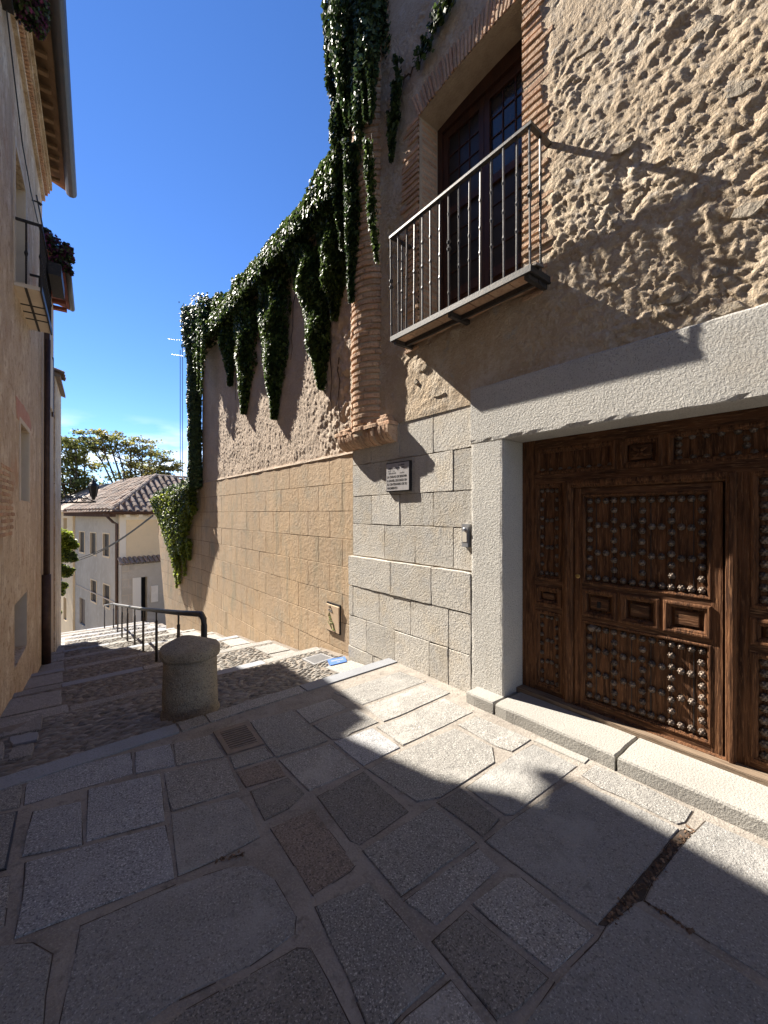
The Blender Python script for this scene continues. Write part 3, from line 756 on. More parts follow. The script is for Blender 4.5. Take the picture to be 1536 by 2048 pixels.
# framework boards
db('board', YR, YL, -1.645, .664, XD+.030, XD+.07)
db('stile', 2.232, 2.10, -1.645, .664, XD, XD+.03)
db('top_rail', 2.10, YR, .575, .664, XD, XD+.03, 'woodh')
db('middle_rail', 2.10, YR, .262, .345, XD, XD+.03, 'woodh')
db('stile', 1.845, 1.79, -1.645, .262, XD, XD+.03)
db('stile', .675, .60, -1.645, .262, XD, XD+.03)
for y0, y1, z0, z1 in ((2.10,1.845,-.66,-.60),(2.10,1.845,-.88,-.83),(2.10,1.845,-1.645,-1.57),(.60,YR,-.66,-.60),(.60,YR,-.88,-.83),(.60,YR,-1.645,-1.57)):
    db('rail', y0, y1, z0, z1, XD+.001, XD+.03, 'woodh')
for y0, y1 in ((1.405,1.375),(1.085,1.055)): db('stile', y0, y1, .345, .575, XD+.001, XD+.03)
# panels of the fixed part
for y0, y1, z0, z1 in ((2.10,1.405,.345,.575),(1.055,YR,.345,.575),(2.10,1.845,-.60,.262),(2.10,1.845,-1.57,-.88),(.60,YR,-.60,.262),(.60,YR,-1.57,-.88)):
    mould(y0, y1, z0, z1, .04, XD-.006, XD+.012)
for y0, y1, z0, z1 in ((1.375,1.085,.345,.575),(2.10,1.845,-.83,-.66),(.60,YR,-.83,-.66)):
    mould(y0, y1, z0, z1, .05, XD-.012, XD+.006)
    a, b = min(y0,y1)+.07, max(y0,y1)-.07
    piece('raised_panel', [(a,z0+.055),(b,z0+.055),(b,z1-.055),(a,z1-.055)], lambda u, v, h: (XD+.004-h, u, v), .03, MAT['woodh'], door, gap=0, cham=.014, seg=9, jit=0)
# rosette of the square top panel
rs_ = MB()
for k in range(4):
    a = math.pi/4 + k*math.pi/2
    rs_.tube([(XD-.008, 1.23+.012*math.cos(a), .46+.012*math.sin(a)), (XD-.012, 1.23+.045*math.cos(a), .46+.035*math.sin(a)), (XD-.004, 1.23+.07*math.cos(a), .46+.05*math.sin(a))], [.008,.012,.004], 6)
rs_.lathe((0,0,0), [(.001,0)], 6) if False else None
rs_.build('rosette', MAT['wood'], door)
# frame of the wicket and the wicket leaf
mould(1.80, .665, -1.66, .27, .065, XD-.045, XD+.01, name='wicket_frame')
wx = XD - .004
db('wicket_leaf', 1.728, .735, -1.63, .205, wx+.022, wx+.04)
db('wicket_stile', 1.728, 1.665, -1.63, .205, wx-.006, wx+.022); db('wicket_stile', .795, .735, -1.63, .205, wx-.006, wx+.022)
for z0, z1 in ((.155,.205),(-.625,-.585),(-.89,-.85),(-1.63,-1.56)): db('wicket_rail', 1.665, .795, z0, z1, wx-.005, wx+.022, 'woodh')
for y0, y1 in ((1.39,1.365),(1.10,1.075)): db('wicket_stile', y0, y1, -.85, -.625, wx-.005, wx+.022)
for z0, z1 in ((-.585,.155),(-1.56,-.89)): mould(1.665, .795, z0, z1, .028, wx-.012, wx+.010)
for y0, y1 in ((1.665,1.39),(1.365,1.10),(1.075,.795)):
    mould(y0, y1, -.85, -.625, .045, wx-.02, wx+.004)
    a, b = min(y0,y1)+.065, max(y0,y1)-.065
    piece('raised_panel', [(a,-.79),(b,-.79),(b,-.685),(a,-.685)], lambda u, v, h: (wx-.002-h, u, v), .03, MAT['woodh'], door, gap=0, cham=.015, seg=9, jit=0)
for i, y in enumerate(np.linspace(1.56, .90, 6)):      # plank joints
    db('plank_joint', y-.0025, y+.0025, -.57, .13, wx+.018, wx+.0215, 'black'); db('plank_joint', y-.0025, y+.0025, -1.54, -.91, wx+.018, wx+.0215, 'black')
MB().box(3.36, 3.475, YR, YL, -1.66, -1.615).build('door_sill', MAT['sill'], door)
# flower-headed studs
sv = MB(); pr = [(.026,0),(.026,.004),(.018,.006)]
def rot(p): return (-p[2], p[0], p[1])
tmp = MB().lathe((0,0,0), [(.025,0),(.024,.006),(.012,.016),(.004,.024),(.001,.025)], 8)
for k in range(6):
    a = k*math.pi/3; tmp.lathe((.0165*math.cos(a), .0165*math.sin(a), .004), [(.0085,0),(.0075,.008),(.001,.012)], 5, cap=False)
stud_me = bpy.data.meshes.new('stud'); stud_me.from_pydata([rot(p) for p in tmp.v], [], tmp.f); stud_me.materials.append(MAT['stud'])
stud_me.polygons.foreach_set("use_smooth", [True]*len(stud_me.polygons))
def stud(y, z, x, s=1.0):
    o = bpy.data.objects.new('stud', stud_me); o.location = (x, y + random.uniform(-.003,.003), z + random.uniform(-.003,.003)); o.scale = (s*1.15, s, s); COL.objects.link(o); set_parent(o, door)
def grid_studs(ys_, zs_, dy, dz, x, s=1.0):
    done = set()
    def put(y, z):
        k = (round(y/.03), round(z/.03))
        if k not in done: done.add(k); stud(y, z, x, s)
    for y in ys_:
        n = max(1, round(abs(zs_[0]-zs_[-1])/dz))
        for i in range(n+1): put(y, zs_[0] + (zs_[-1]-zs_[0])*i/n)
    for z in zs_:
        n = max(1, round(abs(ys_[0]-ys_[-1])/dy))
        for i in range(n+1): put(ys_[0] + (ys_[-1]-ys_[0])*i/n, z)
cols = [1.61, 1.42, 1.22, 1.03, .85]
px_ = wx + .016
for zs_ in ([.10,-.10,-.32,-.53], [-.945,-1.12,-1.31,-1.50]):
    for y in cols:
        n = round(abs(zs_[0]-zs_[-1])/.078)
        for i in range(n+1): stud(y, zs_[0] + (zs_[-1]-zs_[0])*i/n, px_)
    for z in zs_:
        for a, b in zip(cols[:-1], cols[1:]):
            for f in (1/3, 2/3): stud(a + (b-a)*f, z, px_)
xp = XD + .026
for zt, zb in ((.20,-.545),(-.935,-1.52)):
    for y in (2.045, 1.90):
        n = round((zt-zb)/.08)
        for i in range(n+1): stud(y, zt + (zb-zt)*i/n, xp, .8)
    for f in (0, .36, .68, 1):
        for g in (.36, .66): stud(2.045 - .145*g, zt + (zb-zt)*f, xp, .8)
for zt, zb in ((.20,-.545),(-.935,-1.52)):
    for y in (.535,):
        n = round((zt-zb)/.075)
        for i in range(n+1): stud(y, zt + (zb-zt)*i/n, xp, 1.05)
    for f in (0, .33, .66, 1):
        for y in (.46, .385): stud(y, zt + (zb-zt)*f, xp, 1.05)
for y in np.linspace(.99, .1, 12):
    stud(y, .385, xp, .9); stud(y, .535, xp, .9)
for y in (.62, .99):
    for z in (.435, .485): stud(y, z, xp, .9)
for y in np.linspace(2.04, 1.46, 8):
    stud(y, .385, xp, .8)
# handles
MB().tube([(wx-.004,1.555,-.925),(wx-.06,1.555,-.925)], [.012,.012], 10).build('knob_spindle', MAT['stud'], door)
kn = MB().lathe((0,0,0), [(.004,0),(.02,.004),(.029,.018),(.026,.034),(.012,.044),(.001,.046)], 14)
kn.v = [(wx-.05-p[2], 1.555+p[0], -.925+p[1]) for p in kn.v]; kn.build('door_knob', MAT['stud'], door, True)
kn = MB().lathe((0,0,0), [(.019,0),(.019,.006),(.012,.008),(.001,.009)], 14)
kn.v = [(wx-.006-p[2], 1.70+p[0], -.53+p[1]) for p in kn.v]; kn.build('lock_rosette', mk('brass', (.35,.24,.09), [], .35, metal=.9), door, True)
MB().box(wx-.026, wx-.015, 1.51, 1.535, -.765, -.715).build('keyhole', MAT['void'], door)

# ------------------------------------------------------------ things on the stone house
bx0, by0, by1 = 2.91, 1.81, 3.50
bal = thing('iron_balcony', 'shallow wrought iron balcony with knotted bars under the brick-framed window', 'balcony', (3.05, 2.65, 1.9))
zf0, zf1, zr = 1.885, 1.925, 3.03
MB().box(bx0-.012, bx0+.012, by0-.012, by1+.012, zf0, zf1+.012).build('front_beam', MAT['iron'], bal)
MB().box(bx0+.012, 3.24, by0-.012, by0+.012, zf0, zf1+.012).build('side_beam', MAT['iron'], bal)
MB().box(bx0+.012, 3.24, by1-.012, by1+.012, zf0, zf1+.012).build('side_beam', MAT['iron'], bal)
MB().box(3.06, 3.085, by0+.012, by1-.012, zf0-.03, zf0+.012).build('cross_beam', MAT['iron'], bal)
MB().box(bx0+.012, 3.24, 2.64, 2.68, zf0-.035, zf0+.008).build('bracket', MAT['iron'], bal)
MB().box(bx0+.012, 3.24, by1-.06, by1-.02, zf0-.035, zf0+.008).build('bracket', MAT['iron'], bal)
MB().box(bx0+.012, 3.24, by0+.02, by0+.06, zf0-.035, zf0+.008).build('bracket', MAT['iron'], bal)
MB().box(bx0+.012, 3.2, by0+.012, by1-.012, zf0+.04, zf1+.008).build('slab', MAT['mortar'], bal)
nt_ = 8
for i in range(nt_):
    a = by0+.02 + (by1-by0-.04)*i/nt_; b = by0+.02 + (by1-by0-.04)*(i+1)/nt_ - .008
    for x0, x1 in ((bx0+.014, 3.056), (3.089, 3.19)): MB().box(x0, x1, a, b, zf0+.014, zf0+.039).build('floor_tile', MAT['brick'], bal)
MB().tube([(3.24,by1,zr),(bx0,by1,zr),(bx0,by0,zr),(3.24,by0,zr)], .0001, 4).v
hr = MB(); w = .021
hr.box(bx0-w, bx0+w, by0-w, by1+w, zr-.012, zr+.012).box(bx0+w, 3.24, by0-w, by0+w, zr-.0118, zr+.0118).box(bx0+w, 3.24, by1-w, by1+w, zr-.0118, zr+.0118)
hr.build('handrail', MAT['iron'], bal)
def bal_mesh(thick):
    H = zr - zf1 - .014; p = [(.0095, 0)]
    kn = [.30, .50, .72] if not thick else [.12, .50, .56, .80]
    for k in kn:
        big = .021 if (thick and k in (.50, .56)) else .0135
        z = k*H; p += [(.0098, z-.022), (big*.85, z-.014), (big*1.1, z), (big*.85, z+.014), (.0098, z+.022)]
    p.append((.0095, H))
    return MB().lathe((0,0,0), p, 7)
bm = []
for th in (False, True):
    m0 = bal_mesh(th); me = bpy.data.meshes.new('baluster'); me.from_pydata(m0.v, [], m0.f); me.materials.append(MAT['iron']); bm.append(me)
def baluster(x, y, th):
    o = bpy.data.objects.new('baluster', bm[th]); o.location = (x, y, zf1+.012); o.rotation_euler = (random.gauss(0,.004), random.gauss(0,.004), random.uniform(0,1)); COL.objects.link(o); set_parent(o, bal)
for i in range(15):
    y = by1 - (by1-by0)*i/14; baluster(bx0, y, i in (0, 7, 14))
    piece('mortar_foot', [(bx0+.02,y-.05),(bx0+.11,y-.06),(bx0+.11,y+.05),(bx0+.02,y+.04)], lambda u, v, h: (u, v, zf1+.035+h), .03, MAT['cobbed'], bal, gap=0, cham=.02, seg=.04, jit=.008)
for y in (by0, by1):
    for x in (3.06,): baluster(x, y, False)

# commemorative plaque
py0, py1 = wY(824), wY(777); pz0, pz1 = wz(800, 983), wz(800, 924)
plq = thing('wall_plaque', 'square marble plaque with dark lettering under the turret corbel', 'plaque', (D, (py0+py1)/2, pz0))
MB().box(D-.035, D-.0005, py0, py1, pz0, pz1).build('plaque_frame', MAT['black'], plq)
MB().box(D-.039, D-.0351, py0+.012, py1-.008, pz0+.012, pz1-.012).build('plaque_face', MAT['marble'], plq)
def text(s, y_left, z, size, wid, parent, m, x, ital=False):
    cu = bpy.data.curves.new('lettering', 'FONT'); cu.body = s; cu.size = size; cu.extrude = .0006; cu.shear = .25 if ital else 0
    cu.materials.append(m); cu.offset = .0006
    o = bpy.data.objects.new('lettering', cu); COL.objects.link(o)
    o.rotation_euler = (R(90), 0, R(-90)); o.location = (x, y_left, z)
    bpy.context.view_layer.update()
    me = bpy.data.meshes.new_from_object(o.evaluated_get(bpy.context.evaluated_depsgraph_get())); mw = o.matrix_world.copy()
    xs = [v.co.x for v in me.vertices]; k = wid / (max(xs) - min(xs))
    for v in me.vertices: v.co.x *= k; v.co = mw @ v.co
    bpy.data.objects.remove(o)
    return link('lettering', me, m, parent)
H_ = pz1 - pz0; W_ = py1 - py0
for s, f, sz, wf in (("LA CIUDAD DE SEGOVIA", .475, .036, .84), ("A DANIEL ZULOAGA EN", .345, .036, .84), ("EL CENTENARIO DE SU", .22, .036, .84), ("NACIMIENTO", .09, .036, .44)):
    text(s, py1-.022, pz0 + H_*f, sz, W_*wf, plq, MAT['ink'], D-.0396)
st = MB()
for f, x0, x1 in ((.86,.55,.80),(.77,.10,.30),(.77,.36,.62),(.77,.66,.80),(.68,.10,.24),(.68,.30,.40),(.60,.12,.45),(.60,.60,.80)):      # small worn lines above
    n = int((x1-x0)/.035)
    for i in range(n):
        y = py1 - W_*(x0 + (x1-x0)*(i+.1)/n); st.box(D-.0396, D-.0391, y-W_*.022, y, pz0+H_*f, pz0+H_*(f+.03+.025*random.random()))
st.build('worn_lettering', MAT['ink'], plq)['kind'] = 'stuff'
# door entry panel
iy0, iy1 = wY(946)+.025, wY(934)+.025; iz0, iz1 = wz(941, 1094), wz(941, 1048)
ic = thing('intercom', 'slim steel door intercom panel beside the gate jamb', 'intercom', (D, iy0, iz0))
MB().box(D-.05, D+.004, iy0, iy1, iz0, iz1).build('panel', MAT['steel'], ic)
MB().box(D-.053, D-.0501, iy0+.012, iy1-.01, iz0+.05, iz0+.15).build('name_card', MAT['frame'], ic)
k_ = MB().lathe((0,0,0), [(.016,0),(.015,.012),(.001,.016)], 12); k_.v = [(D-.0501-p[2], (iy0+iy1)/2+p[0], iz1-.05+p[1]) for p in k_.v]; k_.build('button', MAT['steel'], ic, True)

# ------------------------------------------------------------ garden wall with scored blocks
gw = thing('garden_wall', 'tall tan garden wall of scored blocks with roughcast render above', 'wall', (3.4, 8.5, -2.5))
XT = 3.25
fT = lambda u, v, h: (XT - h, u, v)
P0 = Vector((XT, 12.2)); d2 = Vector((-.099, .995)).normalized(); n2 = Vector((-d2.y, d2.x))
fB = lambda u, v, h: (P0.x + d2.x*u + n2.x*h, P0.y + d2.y*u + n2.y*h, v)
bk = MB().box(XT+.008, 3.75, 4.741, 12.2, -4.4, .835)
bk.build('joint_backing', MAT['tanjoint'], gw)
bk = MB(); zt2 = .72
bk.add([fB(0,-4.6,-.008), fB(2.85,-4.6,-.008), fB(4.2,zt2-.38,-.008), fB(0,zt2,-.008), fB(0,-4.6,-.5), fB(2.85,-4.6,-.5), fB(4.2,zt2-.38,-.5), fB(0,zt2,-.5)],
       [(0,1,2,3),(7,6,5,4),(0,3,7,4),(1,5,6,2),(3,2,6,7)])
bk.build('joint_backing', MAT['tanjoint'], gw)
zl = [.83,.425,.027,-.37,-.77,-1.17,-1.575,-1.975,-2.375,-2.775,-3.175,-3.575,-3.975]
for r in range(len(zl)-1):
    y = 4.742; off = .62 if r % 2 == 0 else .28
    e = y + off
    while y < 12.19:
        e = min(e, 12.198)
        if e > 12.0: e = 12.198
        if zl[r] > zg(3.2, (y+e)/2) - .05:
            piece('scored_block', [(y,zl[r+1]),(e,zl[r+1]),(e,zl[r]),(y,zl[r])], fT, .012, MAT['tan'], gw, gap=.0055, cham=.005, seg=.3, jit=.0014, crown=.0018)
        y = e; e = y + .68
    u = 0.0; e = .45 if r % 2 else .78
    while u < 4.2:
        lim = lambda v: 2.85 + (4.2-2.85) * min(1, max(0, (v+4.6)/(zt2-.38+4.6)))
        top = lambda uu: zt2 - .38*uu/4.2
        v0, v1 = zl[r+1], zl[r]
        e0, e1 = min(e, lim(v0)), min(e, lim(v1))
        if min(e0, e1) > u + .05 and v1 > zg(3, 12.2+u) - .05:
            poly = [(u,v0),(e0,v0),(e1,min(v1, top(e1)-.005)),(u,min(v1, top(u)-.005))]
            if min(poly[2][1], poly[3][1]) > v0 + .04: piece('scored_block', poly, fB, .012, MAT['tan'], gw, gap=.0055, cham=.005, seg=.3, jit=.0014)
        u = e; e += .68
        if u >= lim(v1): break
# roughcast upper part
ZT = 4.35
rs2 = .019; nu, nv_ = int((12.2-4.74)/rs2), int((ZT-.83)/rs2)
GV = np.zeros((nv_, nu, 3))
uu_ = np.linspace(4.741, 12.2, nu); vv_ = np.linspace(.835, ZT, nv_)
for j, v in enumerate(vv_):
    for i, u in enumerate(uu_):
        p = Vector((u, v, 7.0))
        near = sm((5.9 - u)/.9)
        h = .006*noise.noise(p*15) + .012*noise.fractal(p*3, 1, 2, 3) + .009*noise.noise(p*26) + .006*noise.noise(p*44)
        if near > 0:
            h += near * (.035*noise.noise(p*5) + .03*noise.noise(p*11) + .02*noise.noise(p*24))
        GV[j, i] = (XT + .012 - h * (1 if v > .9 else sm((v-.835)/.06)), u, v)
idx = np.arange(nu*nv_).reshape(nv_, nu)
npmesh('roughcast', GV.reshape(-1,3), np.stack([idx[:-1,:-1], idx[1:,:-1], idx[1:,1:], idx[:-1,1:]], -1).reshape(-1,4), 4, MAT['render'], gw, smooth=True)
MB().box(XT+.05, 3.75, 4.741, 12.195, .836, ZT).build('wall_core', MAT['render'], gw)
# a ledge of mortar over the blocks and a tile coping
lg = MB()
for i in range(36):
    a, b = 4.742 + (12.2-4.742)*i/36, 4.742 + (12.2-4.742)*(i+1)/36
    o0 = .012 + .012*noise.noise(Vector((a*3,0,0))); o1 = .012 + .012*noise.noise(Vector((b*3,0,0)))
    lg.hexa([(XT-o0,a,.828),(3.3,a,.828),(3.3,b,.828),(XT-o1,b,.828)], [(XT-.003,a,.862),(3.3,a,.862),(3.3,b,.862),(XT-.003,b,.862)])
lg.build('mortar_ledge', MAT['render'], gw)
def tile_half(c, d, L, r, n=5, th=.012):
    """half-round roof tile, axis d"""
    c, d = Vector(c), Vector(d).normalized(); s = d.cross(Vector((0,0,1))).normalized(); u = s.cross(d)
    V = []
    for t in (0, L):
        rr = r * (1 if t == 0 else .86)
        for q in (rr, rr-th):
            for k in range(n+1):
                a = math.pi*k/n; V.append(tuple(c + d*t + s*math.cos(a)*q + u*math.sin(a)*q))
    m = n+1; F = []
    for k in range(n): F += [(k,k+1,2*m+k+1,2*m+k), (m+k+1,m+k,3*m+k,3*m+k+1), (k+1,k,m+k,m+k+1), (2*m+k,2*m+k+1,3*m+k+1,3*m+k)]
    return V, F
for i in range(10):
    y = 10.5 + i*.17
    V, F = tile_half((XT-.12, y, ZT+.0), (1,0,.25), .4, .085); MB().add(V, F).build('coping_tile', MAT['tile'], gw)
MB().box(XT-.05, 3.8, 4.741, 12.19, ZT, ZT+.03).build('coping', MAT['render'], gw)
pl = MB().add([fB(4.0,.1,.03), fB(4.35,.1,.03), fB(4.35,.1,-.4), fB(4.0,.1,-.4), fB(3.95,.62,.03), fB(4.3,.62,.03), fB(4.3,.62,-.4), fB(3.95,.62,-.4)], [(0,3,2,1),(4,5,6,7),(0,1,5,4),(1,2,6,5),(2,3,7,6),(3,0,4,7)])
pl.build('end_pier', MAT['fartan'], gw)
# service hatch with a scribble
hy0, hy1, hz0, hz1 = wY(681, XT), wY(657, XT), wz(668, 1262, XT), wz(668, 1210, XT)
ht = thing('service_hatch', 'small beige meter cover with green scribble low on the tan wall', 'hatch', (XT, hy0, hz0))
MB().box(XT-.018, XT-.003, hy0-.015, hy1+.015, hz0-.015, hz1+.03).build('recess_shade', MAT['void'], ht)  # black plate painted as the shade around the cover
MB().hexa([(XT-.028,hy0,hz0),(XT-.018,hy0,hz0),(XT-.018,hy1,hz0),(XT-.028,hy1,hz0)], [(XT-.040,hy0,hz1),(XT-.018,hy0,hz1),(XT-.018,hy1,hz1),(XT-.040,hy1,hz1)]).build('hatch_cover', MAT['cover'], ht)
hw, hh2 = hy1-hy0, hz1-hz0
def scr(pts, m):
    return MB().tube([(XT-.0305 - .0115*b, hy1 - a*hw, hz0 + b*hh2) for a, b in pts], .0045, 5).build('scribble', m, ht)
scr([(.2,.92),(.35,.96),(.45,.85),(.5,.78),(.3,.83),(.15,.80),(.5,.74)], MAT['iron'])
scr([(.15,.55),(.25,.70),(.35,.55),(.2,.5),(.4,.52),(.2,.4),(.45,.42),(.55,.2),(.6,.06)], MAT['green'])
scr([(.1,.35),(.3,.2),(.45,.08),(.3,.3),(.55,.35),(.7,.06),(.4,.1)], MAT['green'])

# ------------------------------------------------------------ things standing on the street
# bollard
bc = onG(377, 1438); bcx, bcy = bc[0] + .13 - .060, bc[1] + .17 + .048; bz = zg(bcx, bcy)
bo = thing('stone_bollard', 'stout round granite bollard with domed cap by the cobbled steps', 'bollard', (bcx, bcy, bz))
def rough_lathe(prof, n, amp, seed, cx=0, cy=0):
    m = MB()
    for i, (r, z, ox, oy) in enumerate(prof):
        for k in range(n):
            a = 2*math.pi*k/n; p = Vector((math.cos(a)*2, math.sin(a)*2, z*6 + seed)); q = r * (1 + amp*noise.noise(p) + amp*.5*noise.noise(p*3))
            m.v.append((bcx + ox + q*math.cos(a), bcy + oy + q*math.sin(a), bz + z + amp*.12*noise.noise(p*2)))
    for i in range(len(prof)-1):
        for k in range(n): m.f.append((i*n+k, i*n+(k+1)%n, (i+1)*n+(k+1)%n, (i+1)*n+k))
    m.f.append(tuple(range((len(prof)-1)*n, len(prof)*n)))
    return m
bm_ = mk('bollard_granite', (0.34,0.29,0.215), [(3.0,(0.22,0.175,0.125),.42,.60),(90,(0.13,0.11,0.085),.52,.64),(1.6,(0.39,0.35,0.29),.5,.7),(130,(0.47,0.43,0.36),.6,.68)], .9, [(75,1.0,.014),(20,.6,.03),(7,.4,.05)])
sc_b = 1.0
prof = [(.250,-.10,0,0),(.250,.02,0,0),(.236,.035,0,0),(.233,.1,0,0),(.231,.2,0,0),(.229,.3,0,0),(.227,.4,0,0),(.224,.49,0,0),(.222,.525,0,0)]
rough_lathe(prof, 64, .018, 3).build('shaft', bm_, bo, True)
dxl = -.05*C_; dyl = .05*S_
prof = [(.215,.51,0,0),(.243,.516,0,0),(.252,.535,0,0),(.253,.59,0,0),(.244,.606,dxl*.1,dyl*.1),(.20,.624,dxl*.3,dyl*.3),(.145,.648,dxl*.6,dyl*.6),(.10,.668,dxl*.8,dyl*.8),(.06,.682,dxl,dyl),(.03,.688,dxl,dyl),(.002,.690,dxl,dyl)]
rough_lathe(prof, 64, .035, 9).build('cap', bm_, bo, True)

# railings
def railing(name, label, tops, posts, r, near=None):
    t = thing(name, label, 'railing', posts[0][0])
    MB().tube(tops, r, 10).build('handrail', MAT['iron'], t, True)
    for b, tp in posts:
        MB().tube([b, (b[0], b[1], b[2] + (tp-b[2])*.8)], r*.62, 8).build('post', MAT['iron'], t, True)
        MB().tube([(b[0], b[1], b[2] + (tp-b[2])*.78), (b[0], b[1], tp)], r*.38, 8).build('post_neck', MAT['iron'], t, True)
    return t
pb_ = [onG(*p) for p in ((313,1323),(286.5,1302),(269.5,1290.7),(255,1281.6),(244,1274),(235.4,1265),(227,1256),(209,1256))]
tops_px = [(405,1231),(357,1225.5),(313.5,1221),(286,1218),(269,1215.5),(255,1213),(244,1211),(235.4,1209.5),(227,1207.5),(209,1211)]
def at_depth(px, py, X=None, Y=None):
    r = ray(px, py); t = (X / r[0]) if X is not None else Y / r[1]; return r[0]*t, r[1]*t, r[2]*t
tp = []
for i, (px, py) in enumerate(tops_px):
    if i < 2: tp.append(at_depth(px, py, X=pb_[0][0]))
    else: tp.append(at_depth(px, py, Y=pb_[i-2][1]))
e = tp[0]
pts = [(e[0]+.01, e[1]-.03, zg(e[0], e[1]) + .05), (e[0]+.01, e[1]-.03, e[2]-.12), (e[0]+.008, e[1]-.02, e[2]-.04), (e[0], e[1]+.06, e[2]+.005)] + tp[1:]
b1 = (tp[1][0], tp[1][1], zg(tp[1][0], tp[1][1]))
railing('handrail_fence', 'dark iron handrail running down the steps behind the bollard', pts, [(b1, tp[1][2])] + [(pb_[i], tp[i+2][2]) for i in range(8)], .036)
q0 = [onG(*p) for p in ((128,1262),(158,1258))]
tt = [at_depth(110,1231, Y=q0[0][1]+.6), at_depth(128,1227, Y=q0[0][1]), at_depth(158,1221, Y=q0[1][1]), ]
railing('handrail_fence', 'short distant handrail at the foot of the steps by the left houses', tt, [(q0[0], tt[1][2]), (q0[1], tt[2][2])], .03)

def drain(name, label, q, nb, zf, rim, mat_):
    """cast grate: frame and bars over a black plate for the shade below; q = far-left, far-right, near-right, near-left"""
    q = [Vector((p[0], p[1], 0)) for p in q]
    t = thing(name, label, 'drain', (q[0].x, q[0].y, zf(q[0].x, q[0].y)))
    def P(s, f): a = q[0].lerp(q[1], s); b = q[3].lerp(q[2], s); return a.lerp(b, f)
    def bar(nm, s0, s1, f0, f1, h0, h1, m):
        c = [P(s0,f0), P(s1,f0), P(s1,f1), P(s0,f1)]
        return MB().hexa([(p.x,p.y,zf(p.x,p.y)+h0) for p in c], [(p.x,p.y,zf(p.x,p.y)+h1) for p in c]).build(nm, m, t)
    bar('shade_plate', .02, .98, .02, .98, -.009, -.002, MAT['void'])  # black plate in place of the shade down in the drain
    bar('frame_side', 0, rim, 0, 1, -.02, .006, mat_); bar('frame_side', 1-rim, 1, 0, 1, -.02, .006, mat_)
    bar('frame_side', rim, 1-rim, 0, rim, -.02, .0058, mat_); bar('frame_side', rim, 1-rim, 1-rim, 1, -.02, .0058, mat_)
    for i in range(nb):
        f = rim + (1-2*rim)*(i+.5)/nb; w = (1-2*rim)/nb*.24
        bar('grate_bar', rim, 1-rim, f-w, f+w, -.001, .006, mat_)
    return t
MAT['cast'] = mk('cast_iron', (0.19,0.155,0.125), [(20,(0.25,0.19,0.15),.45,.7)], .75, [(50,.4,.006)], metal=.1)
drain('drain_grate', 'rusty cast iron drain grate in shaded paving beside the bollard', [onG(*p, fn=flatz) for p in ((426,1464),(496,1443),(529,1488),(455,1510))], 9, flatz, .13, MAT['cast'])
drain('drain_grate', 'pale sunlit drain grate in the cobbles below the tan wall', [(p[0], p[1]) for p in GR2], 9, zg, .08, MAT['steel'])
bp_ = thing('blue_ground_plate', 'small blue enamel plate set in the cobbles beside the sunlit drain', 'plate', (PL2[0][0], PL2[0][1], zg(*PL2[0])))
piece('plate', PL2, lambda u, v, h: (u, v, zg(u, v) + .016 + h), .03, MAT['blue'], bp_, gap=0, cham=.004, seg=1, jit=0)
bq = [Vector((p[0], p[1], 0)) for p in PL2]
for f0, f1, s0, s1 in ((.30,.55,.14,.86),(.68,.82,.45,.62)):
    n = max(1, int((s1-s0)/.06))
    lm = MB()
    for i in range(n):
        sa, sb = s0 + (s1-s0)*i/n, s0 + (s1-s0)*(i+.7)/n
        c = [bq[0].lerp(bq[1], s).lerp(bq[3].lerp(bq[2], s), f) for s, f in ((sa,f0),(sb,f0),(sb,f1),(sa,f1))]
        lm.add([(p.x, p.y, zg(p.x, p.y)+.0175) for p in c], [(0,1,2,3)])
    o = lm.build('worn_lettering', MAT['ink'] if False else MAT['bluegranite'], bp_); o['kind'] = 'stuff'
# inspection cover at the left edge of the picture
q = [onG(*p, fn=flatz)[:2] for p in ((-40,1636),(36,1622),(13,1738),(-40,1750))]
mc = thing('inspection_cover', 'stone-filled inspection cover with black metal rim at the left paving edge', 'cover', (q[1][0], q[1][1], flatz(*q[1])))
piece('rim', q, lambda u, v, h: (u, v, flatz(u, v) + h + .001), .03, MAT['black'], mc, gap=0, cham=.002, seg=2, jit=0)
piece('cover_stone', q, lambda u, v, h: (u, v, flatz(u, v) + h + .004), .03, MAT['pave'], mc, gap=.018, cham=.004, seg=2, jit=0)
# dead leaves and grit in the wide joints
LP, LN = [], []
for a, b, n, w in (((1215,1845),(1385,1655),420,.014),((430,1722),(490,1705),40,.008),((1290,1800),(1390,1868),60,.006)):
    A, B = Vector(onG(*a, fn=flatz)), Vector(onG(*b, fn=flatz)); dd = (B-A).normalized(); s = Vector((-dd.y, dd.x, 0))
    for _ in range(n):
        p = A.lerp(B, random.random()) + s*random.gauss(0, w); LP.append((p.x, p.y, p.z + random.uniform(-.010, .004))); LN.append((0,0,1))
tag(leaf_cloud('leaf_litter', LP, LN, .017, MAT['litter'], droop=0, spread=.5), 'dead brown leaf crumbs caught in the wide paving joint', 'leaf litter', kind='stuff')

